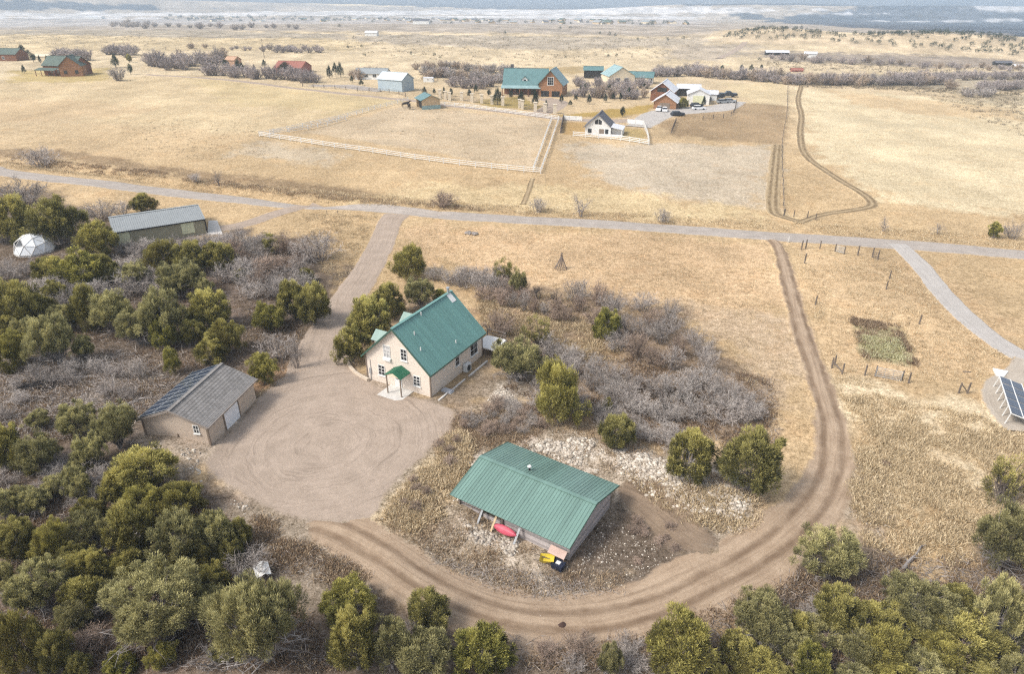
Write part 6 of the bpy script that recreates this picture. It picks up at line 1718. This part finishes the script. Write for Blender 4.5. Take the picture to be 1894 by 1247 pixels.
def utility_pole(px, py, h, label):
    p = pt(px, py); e = empty('utility_pole', p, .4, label=label, cat='pole')
    MB().tube([(0, 0, -.5), (0, 0, h)], [.16, .11], 7).build('pole', M_POST, e)
    MB().box(-1.2, 1.2, -.06, .06, h - .9, h - .75).build('crossarm', M_POST, e)
utility_pole(489, 107, 11, 'utility pole in the pasture above the red-roofed house'); utility_pole(271, 33, 16, 'faint far pole on the upper left plain')

# ------------------------------------------------------------------ uncountable ground cover, one mesh each
def ground_points(px, n, rng):
    """n points spread evenly over the ground outlined in the photo"""
    P = at([p[0] for p in px], [p[1] for p in px])[:, :2]
    lo, hi = P.min(0), P.max(0); out = np.zeros((0, 2))
    while len(out) < n:
        q = rng.uniform(lo, hi, (n * 2, 2)); q = q[poly_sd(q[:, 0], q[:, 1], P) < 0]; out = np.vstack([out, q])
    return out[:n]

def open_ground(q, clear):
    """drop points that fall on the yard, the tracks and the buildings"""
    keep = np.ones(len(q), bool)
    for P, r_ in clear: keep &= seg_dist(q[:, 0], q[:, 1], P) > r_
    for P in SOLID: keep &= poly_sd(q[:, 0], q[:, 1], P) > .15
    return q[keep]
def line(px): return [tuple(p[:2]) for p in at([p[0] for p in px], [p[1] for p in px])]
CLEAR = [(line([(0, 318), (300, 354), (560, 381), (860, 401), (1250, 424), (1540, 444), (1894, 472)]), 3.0),
         (line([(735, 397), (708, 445), (680, 500), (622, 600), (590, 700), (600, 760)]), 2.9),
         (line([(560, 970), (600, 972), (700, 1020), (790, 1080), (900, 1130), (1040, 1152), (1180, 1135), (1310, 1080), (1430, 1010), (1510, 930), (1540, 850), (1535, 770), (1510, 690), (1480, 600), (1442, 462)]), 2.1),
         (line([(1130, 900), (1240, 985), (1320, 1015)]), 1.6), (line([(1660, 452), (1745, 545), (1840, 630), (1900, 665)]), 1.9), (line([(1885, 690), (1850, 720), (1870, 780)]), 2.2), (line([(590, 380), (470, 410), (395, 424)]), 2)]
YARD = at(*zip(*[(470, 742), (545, 690), (640, 678), (740, 724), (842, 758), (790, 852), (700, 960), (560, 975), (430, 920), (368, 862), (425, 795)]))[:, :2]
def rect(ox, oy, rz, x0, x1, y0, y1): return np.array([local_pt(ox, oy, rz, x, y) for x, y in ((x0, y0), (x1, y0), (x1, y1), (x0, y1))])
SOLID = [YARD, rect(HX, HY, HTH - math.pi / 2, -4.4, 6.0, -2.6, 11.4), rect(-32.574, 54.201, 1.392 - math.pi / 2, -3.5, 3.6, .2, 9.1), rect(-2.864, 49.629, -.576 - math.pi / 2, -3.9, 3.9, .3, 11.4)]

def tufts(name, areas, mat, label_kind='stuff', seed=1):
    """bunches of dry blades: (outline, count, height, spread, tone)"""
    rng = np.random.default_rng(seed); VV, FF, TT = [], [], []; nb = 9; off = 0
    for px, n, h, sp, tone in areas:
        q = open_ground(ground_points(px, n, rng), CLEAR)
        # bunch together
        keep = fbm(q[:, 0] / 2.5, q[:, 1] / 2.5, 77, 3) > rng.uniform(.30, .56, len(q)); q = q[keep]
        z = hgt(q[:, 0], q[:, 1])
        P = np.stack([q[:, 0], q[:, 1], z - .03], 1)
        s = rng.uniform(.6, 1.3, len(q)); tn = np.clip(tone + rng.normal(0, .2, len(q)), 0, 1)
        P = np.repeat(P, nb, 0); s = np.repeat(s, nb); tn = np.repeat(tn, nb)
        off2 = rng.normal(0, .35, (len(P), 2)) * sp; P[:, :2] += off2
        D = unit(np.concatenate([off2 / sp * 1.0 + rng.normal(0, .45, off2.shape), np.full((len(P), 1), 1.0)], 1))
        V, F = sprays(rng, P, D, h * s * rng.uniform(.6, 1.2, len(P)), h * s * .085)
        VV.append(V); FF.append(F + off); off += len(V); TT.append(np.clip(tn + rng.normal(0, .1, len(tn)), 0, 1))
    me = raw_mesh(name, np.vstack(VV), np.vstack(FF), mat, {'tint': ('FACE', 'FLOAT', np.concatenate(TT))})
    obj(name, me, kind=label_kind)
M_STRAW = leaf_mat('dry_straw', (.34, .255, .15), (.64, .50, .31), (.86, .71, .48), (.3, .2, .1), 0)
M_WEED = leaf_mat('dry_weeds', (.17, .11, .07), (.36, .26, .165), (.60, .48, .33), (.3, .2, .1), 0)
tufts('dry_grass', [
    ([(1560, 720), (1894, 790), (1894, 960), (1760, 1060), (1600, 1010), (1560, 860)], 7000, .42, .6, .62),
    ([(1470, 470), (1650, 480), (1894, 640), (1840, 700), (1560, 720), (1500, 620)], 5000, .32, .6, .6),
    ([(700, 955), (770, 855), (850, 795), (880, 830), (830, 950), (760, 990)], 2400, .42, .6, .72),
    ([(880, 545), (1060, 545), (1130, 600), (1160, 690), (1000, 650), (900, 640)], 4500, .4, .6, .5),
    ([(740, 415), (1430, 450), (1470, 640), (1440, 820), (1340, 640), (1200, 560), (900, 510), (760, 500)], 7000, .26, .7, .6),
    ([(560, 395), (700, 400), (640, 560), (590, 500)], 2600, .32, .6, .5),
    ([(470, 735), (560, 680), (570, 700), (500, 745)], 500, .35, .5, .45),
    ([(1150, 880), (1400, 925), (1410, 1000), (1280, 975)], 900, .42, .6, .62),
    ([(0, 300), (560, 350), (1000, 385), (1430, 410), (1894, 440), (1894, 462), (1540, 436), (1060, 404), (560, 373), (0, 308)], 6000, .42, .9, .6)], M_STRAW, seed=4)
tufts('dry_weeds', [
    ([(840, 775), (1000, 745), (1190, 815), (1420, 930), (1400, 990), (1260, 960), (1120, 900), (960, 1050), (1160, 1060), (1160, 1130), (960, 1110), (760, 1040), (690, 960)], 8000, .30, .55, .62),
    ([(840, 770), (1000, 745), (1010, 805), (880, 830)], 900, .32, .6, .45),
    ([(470, 955), (620, 990), (720, 1060), (640, 1090), (440, 1040)], 2400, .34, .5, .5),
    ([(1000, 640), (1430, 700), (1440, 830), (1240, 830), (930, 720)], 4500, .4, .6, .25),
    ([(0, 300), (300, 330), (560, 366), (900, 392), (880, 384), (560, 355), (300, 318), (0, 284)], 2000, .55, .8, .5),
    ([(1574, 590), (1662, 606), (1698, 678), (1600, 665)], 420, .45, .5, .3), ([(1572, 588), (1664, 604), (1664, 614), (1584, 602)], 380, .42, .4, .35), ([(1660, 606), (1700, 680), (1690, 682), (1652, 612)], 300, .42, .4, .35), ([(1572, 590), (1584, 596), (1606, 660), (1598, 664)], 160, .42, .4, .4),
    ([(0, 690), (250, 650), (330, 700), (240, 800), (0, 830)], 3500, .32, .6, .4),
    ([(0, 830), (240, 850), (420, 960), (640, 1240), (0, 1240)], 8000, .36, .6, .3),
    ([(860, 1150), (1180, 1180), (1350, 1120), (1560, 1030), (1894, 1040), (1894, 1240), (900, 1240)], 7500, .36, .6, .4),
    ([(0, 470), (560, 470), (560, 690), (0, 690)], 6000, .34, .7, .3)], M_WEED, seed=6)
# golden crop stubble of the vegetable patch
tufts('garden_weeds', [([(1590, 622), (1665, 628), (1685, 672), (1606, 660)], 2000, .4, .45, .75)], leaf_mat('garden_leaves', (.16, .14, .05), (.42, .38, .17), (.70, .66, .42), (.3, .2, .1), 0), seed=9)
tufts('sagebrush', [([(1680, 168), (1894, 172), (1894, 255), (1780, 205)], 900, .7, .9, .5), ([(640, 64), (1300, 66), (1290, 112), (1000, 122), (780, 118), (640, 96)], 1200, 1.3, 1.6, .55), ([(0, 62), (640, 62), (640, 94), (0, 98)], 1000, 1.1, 1.6, .55),
    ([(1460, 152), (1894, 168), (1894, 178), (1460, 160)], 900, .9, 1, .3), ([(580, 240), (745, 198), (1015, 224), (985, 308)], 90, .35, .4, .1), ([(1420, 108), (1894, 122), (1894, 142), (1420, 128)], 900, 1.0, 1.2, .35), ([(770, 118), (950, 125), (950, 150), (780, 150)], 900, .9, 1.0, .4), ([(200, 215), (470, 225), (520, 300), (250, 290)], 900, .3, .5, .35)], leaf_mat('sagebrush_leaves', (.12, .10, .07), (.26, .215, .155), (.45, .38, .27), (.3, .2, .1), 0), seed=13)

def stones(name, areas, mat, seed):
    rng = np.random.default_rng(seed)
    base = np.array([(1, 0, 0), (-1, 0, 0), (0, 1, 0), (0, -1, 0), (0, 0, 1), (.62, .62, .6), (-.62, .62, .55), (.62, -.62, .6), (-.62, -.62, .5)])
    F0 = np.array([(4, 5, 6), (4, 6, 8), (4, 8, 7), (4, 7, 5), (0, 2, 5), (2, 6, 5), (2, 1, 6), (1, 8, 6), (1, 3, 8), (3, 7, 8), (3, 0, 7), (0, 5, 7)])
    VV, FF, TT = [], [], []; off = 0
    for px, n, s0, s1, tone in areas:
        q = open_ground(ground_points(px, n, rng), CLEAR[1:])
        keep = fbm(q[:, 0] / 1.8, q[:, 1] / 1.8, 91, 3) > rng.uniform(.38, .6, len(q)); q = q[keep]
        s = s0 + (s1 - s0) * rng.uniform(0, 1, len(q)) ** 3
        a = rng.uniform(0, 6.28, len(q)); c_, s_ = np.cos(a), np.sin(a)
        v = base[None] * (1 + rng.uniform(-.28, .28, (len(q), 9, 1))) * s[:, None, None] * np.stack([np.ones(len(q)), rng.uniform(.6, 1, len(q)), rng.uniform(.4, .8, len(q))], 1)[:, None]
        x = v[:, :, 0] * c_[:, None] - v[:, :, 1] * s_[:, None]; y = v[:, :, 0] * s_[:, None] + v[:, :, 1] * c_[:, None]
        V = np.stack([x + q[:, 0:1], y + q[:, 1:2], v[:, :, 2] + hgt(q[:, 0], q[:, 1])[:, None]], -1).reshape(-1, 3)
        F = (F0[None] + (np.arange(len(q)) * 9)[:, None, None]).reshape(-1, 3)
        VV.append(V); FF.append(F + off); off += len(V); TT.append(np.repeat(np.clip(tone + rng.normal(0, .26, len(q)), 0, 1), 12))
    me = raw_mesh(name, np.vstack(VV), np.vstack(FF), mat, {'tint': ('FACE', 'FLOAT', np.concatenate(TT))})
    obj(name, me, kind='stuff')
M_STONES = twig_mat('loose_limestone', (.22, .18, .14), (.66, .59, .50), 0)
RUB = [(850, 860), (990, 815), (1100, 812), (1240, 855), (1390, 925), (1370, 962), (1260, 945), (1150, 895), (1000, 835), (880, 885)]
stones('rubble', [(RUB, 6500, .035, .30, .6), ([(900, 740), (930, 715), (955, 740), (1005, 790), (960, 775)], 900, .04, .22, .6), ([(860, 970), (960, 1000), (950, 1030), (880, 1010)], 900, .04, .26, .5),
    ([(700, 955), (850, 790), (1000, 750), (1190, 815), (1420, 930), (1300, 1030), (1160, 1130), (960, 1110), (760, 1040)], 5500, .025, .12, .6),
    ([(1080, 960), (1260, 960), (1310, 1020), (1190, 1110), (1060, 1070)], 600, .02, .09, .5),
    ([(540, 965), (700, 1030), (900, 1140), (1180, 1190), (1100, 1230), (820, 1170), (640, 1080), (470, 1000)], 2600, .025, .10, .55),
    ([(280, 815), (420, 850), (380, 880), (290, 860)], 500, .04, .2, .6), ([(380, 870), (480, 950), (640, 985), (640, 1000), (470, 965), (370, 890)], 600, .03, .16, .5),
    ([(0, 690), (250, 650), (330, 700), (240, 800), (0, 830)], 1600, .03, .14, .5), ([(1560, 830), (1660, 900), (1640, 1000), (1560, 960)], 500, .03, .14, .5),
    ([(370, 860), (480, 700), (640, 690), (842, 760), (700, 970), (560, 980)], 1000, .015, .05, .4)], M_STONES, 12)

def sticks(name, areas, mat, seed):
    rng = np.random.default_rng(seed); A, B, W_, T = [], [], [], []
    for px, n, l0, l1, tone in areas:
        q = open_ground(ground_points(px, n, rng), CLEAR)
        z = hgt(q[:, 0], q[:, 1]); L = rng.uniform(l0, l1, len(q)); a = rng.uniform(0, 6.28, len(q)); t_ = rng.normal(0, .22, len(q))
        d = np.stack([np.cos(a) * np.cos(t_), np.sin(a) * np.cos(t_), np.abs(np.sin(t_))], 1)
        p = np.stack([q[:, 0], q[:, 1], z + rng.uniform(.02, .12, len(q))], 1)
        for k in range(3):
            e = p + d * (L / 3)[:, None]; e[:, 2] = np.maximum(e[:, 2], z + .02)
            A.append(p); B.append(e); W_.append(.009 + .012 * L * (1 - k / 4)); T.append(np.clip(tone + rng.normal(0, .2, len(q)), 0, 1))
            p = e; d = unit(d + rng.normal(0, .28, d.shape) * [1, 1, .4])
    A, B, W_ = np.vstack(A), np.vstack(B), np.concatenate(W_)
    V, F = ribbons(A, B, W_, W_ * .75, rng)
    me = raw_mesh(name, V, F, mat, {'tint': ('FACE', 'FLOAT', np.concatenate(T))}); obj(name, me, kind='stuff')
sticks('woodland_litter', [
    ([(0, 470), (560, 470), (560, 690), (0, 690)], 5000, .4, 1.6, .5), ([(0, 690), (250, 650), (330, 700), (240, 800), (0, 830)], 3200, .4, 1.8, .7),
    ([(0, 830), (240, 850), (420, 960), (640, 1240), (0, 1240)], 4500, .3, 1.5, .4), ([(860, 1150), (1180, 1180), (1350, 1120), (1560, 1030), (1894, 1040), (1894, 1240), (900, 1240)], 3500, .3, 1.4, .4),
    ([(760, 1020), (1000, 1060), (1180, 1100), (1160, 1135), (960, 1115), (780, 1050)], 1600, .2, .8, .6), ([(1000, 640), (1430, 700), (1440, 830), (1240, 830), (930, 720)], 3500, .3, 1.2, .5),
    ([(470, 955), (620, 990), (720, 1060), (640, 1090), (440, 1040)], 900, .2, .8, .6)], M_TWIG, 15)

# ------------------------------------------------------------------ air, light, camera
def world_and_camera():
    w = bpy.data.worlds.new('World'); sc.world = w; w.use_nodes = True
    nt = w.node_tree; nt.nodes.clear()
    out = nt.nodes.new('ShaderNodeOutputWorld'); bg = nt.nodes.new('ShaderNodeBackground')
    sky = nt.nodes.new('ShaderNodeTexSky'); sky.sky_type = 'NISHITA'; sky.sun_disc = False
    sky.sun_elevation = R(48); sky.sun_rotation = R(-115)
    sky.air_density = 1.0; sky.dust_density = 2.5; sky.ozone_density = 1.0
    hs = nt.nodes.new('ShaderNodeHueSaturation'); hs.inputs['Saturation'].default_value = .45
    nt.links.new(sky.outputs[0], hs.inputs['Color']); nt.links.new(hs.outputs[0], bg.inputs[0])
    bg.inputs[1].default_value = .118
    nt.links.new(bg.outputs[0], out.inputs[0])
    d = Vector((-.82, -.38, 1.0)).normalized()
    L = bpy.data.lights.new('sun', 'SUN'); L.energy = 1.6; L.angle = R(15); L.color = (1, .95, .87)
    so = bpy.data.objects.new('sun', L); COL.objects.link(so); so.rotation_euler = d.to_track_quat('Z', 'Y').to_euler()
    cam = bpy.data.cameras.new('camera'); co = bpy.data.objects.new('camera', cam); COL.objects.link(co)
    cam.sensor_width = 36; cam.lens = 36 * FPX / 1894; cam.clip_end = 40000; cam.clip_start = .5
    co.location = (0, 0, CAM_H); co.rotation_euler = (R(90) - PITCH, 0, 0)
    sc.camera = co
    sc.view_settings.view_transform = 'Standard'; sc.view_settings.look = 'None'; sc.view_settings.gamma = 1
    sc.view_settings.exposure = EXPOSURE
    sc.cycles.use_denoising = False; sc.cycles.use_adaptive_sampling = False; sc.cycles.filter_width = 1.25; sc.cycles.max_bounces = 6; sc.cycles.diffuse_bounces = 2; sc.cycles.transparent_max_bounces = 8; sc.cycles.volume_bounces = 1
EXPOSURE = 1.11
world_and_camera()

def haze():
    t = NT('haze_air')
    v = t.n('ShaderNodeVolumePrincipled')
    v.inputs['Color'].default_value = (.70, .85, 1, 1); v.inputs['Density'].default_value = HAZE
    v.inputs['Anisotropy'].default_value = -.25
    t.l(v.outputs[0], t.out.inputs['Volume'])
    b = MB().box(-14000, 14000, -600, 14000, -62, 420)
    b.build('haze', t.m, kind='stuff')
HAZE = 2.1e-4
haze()
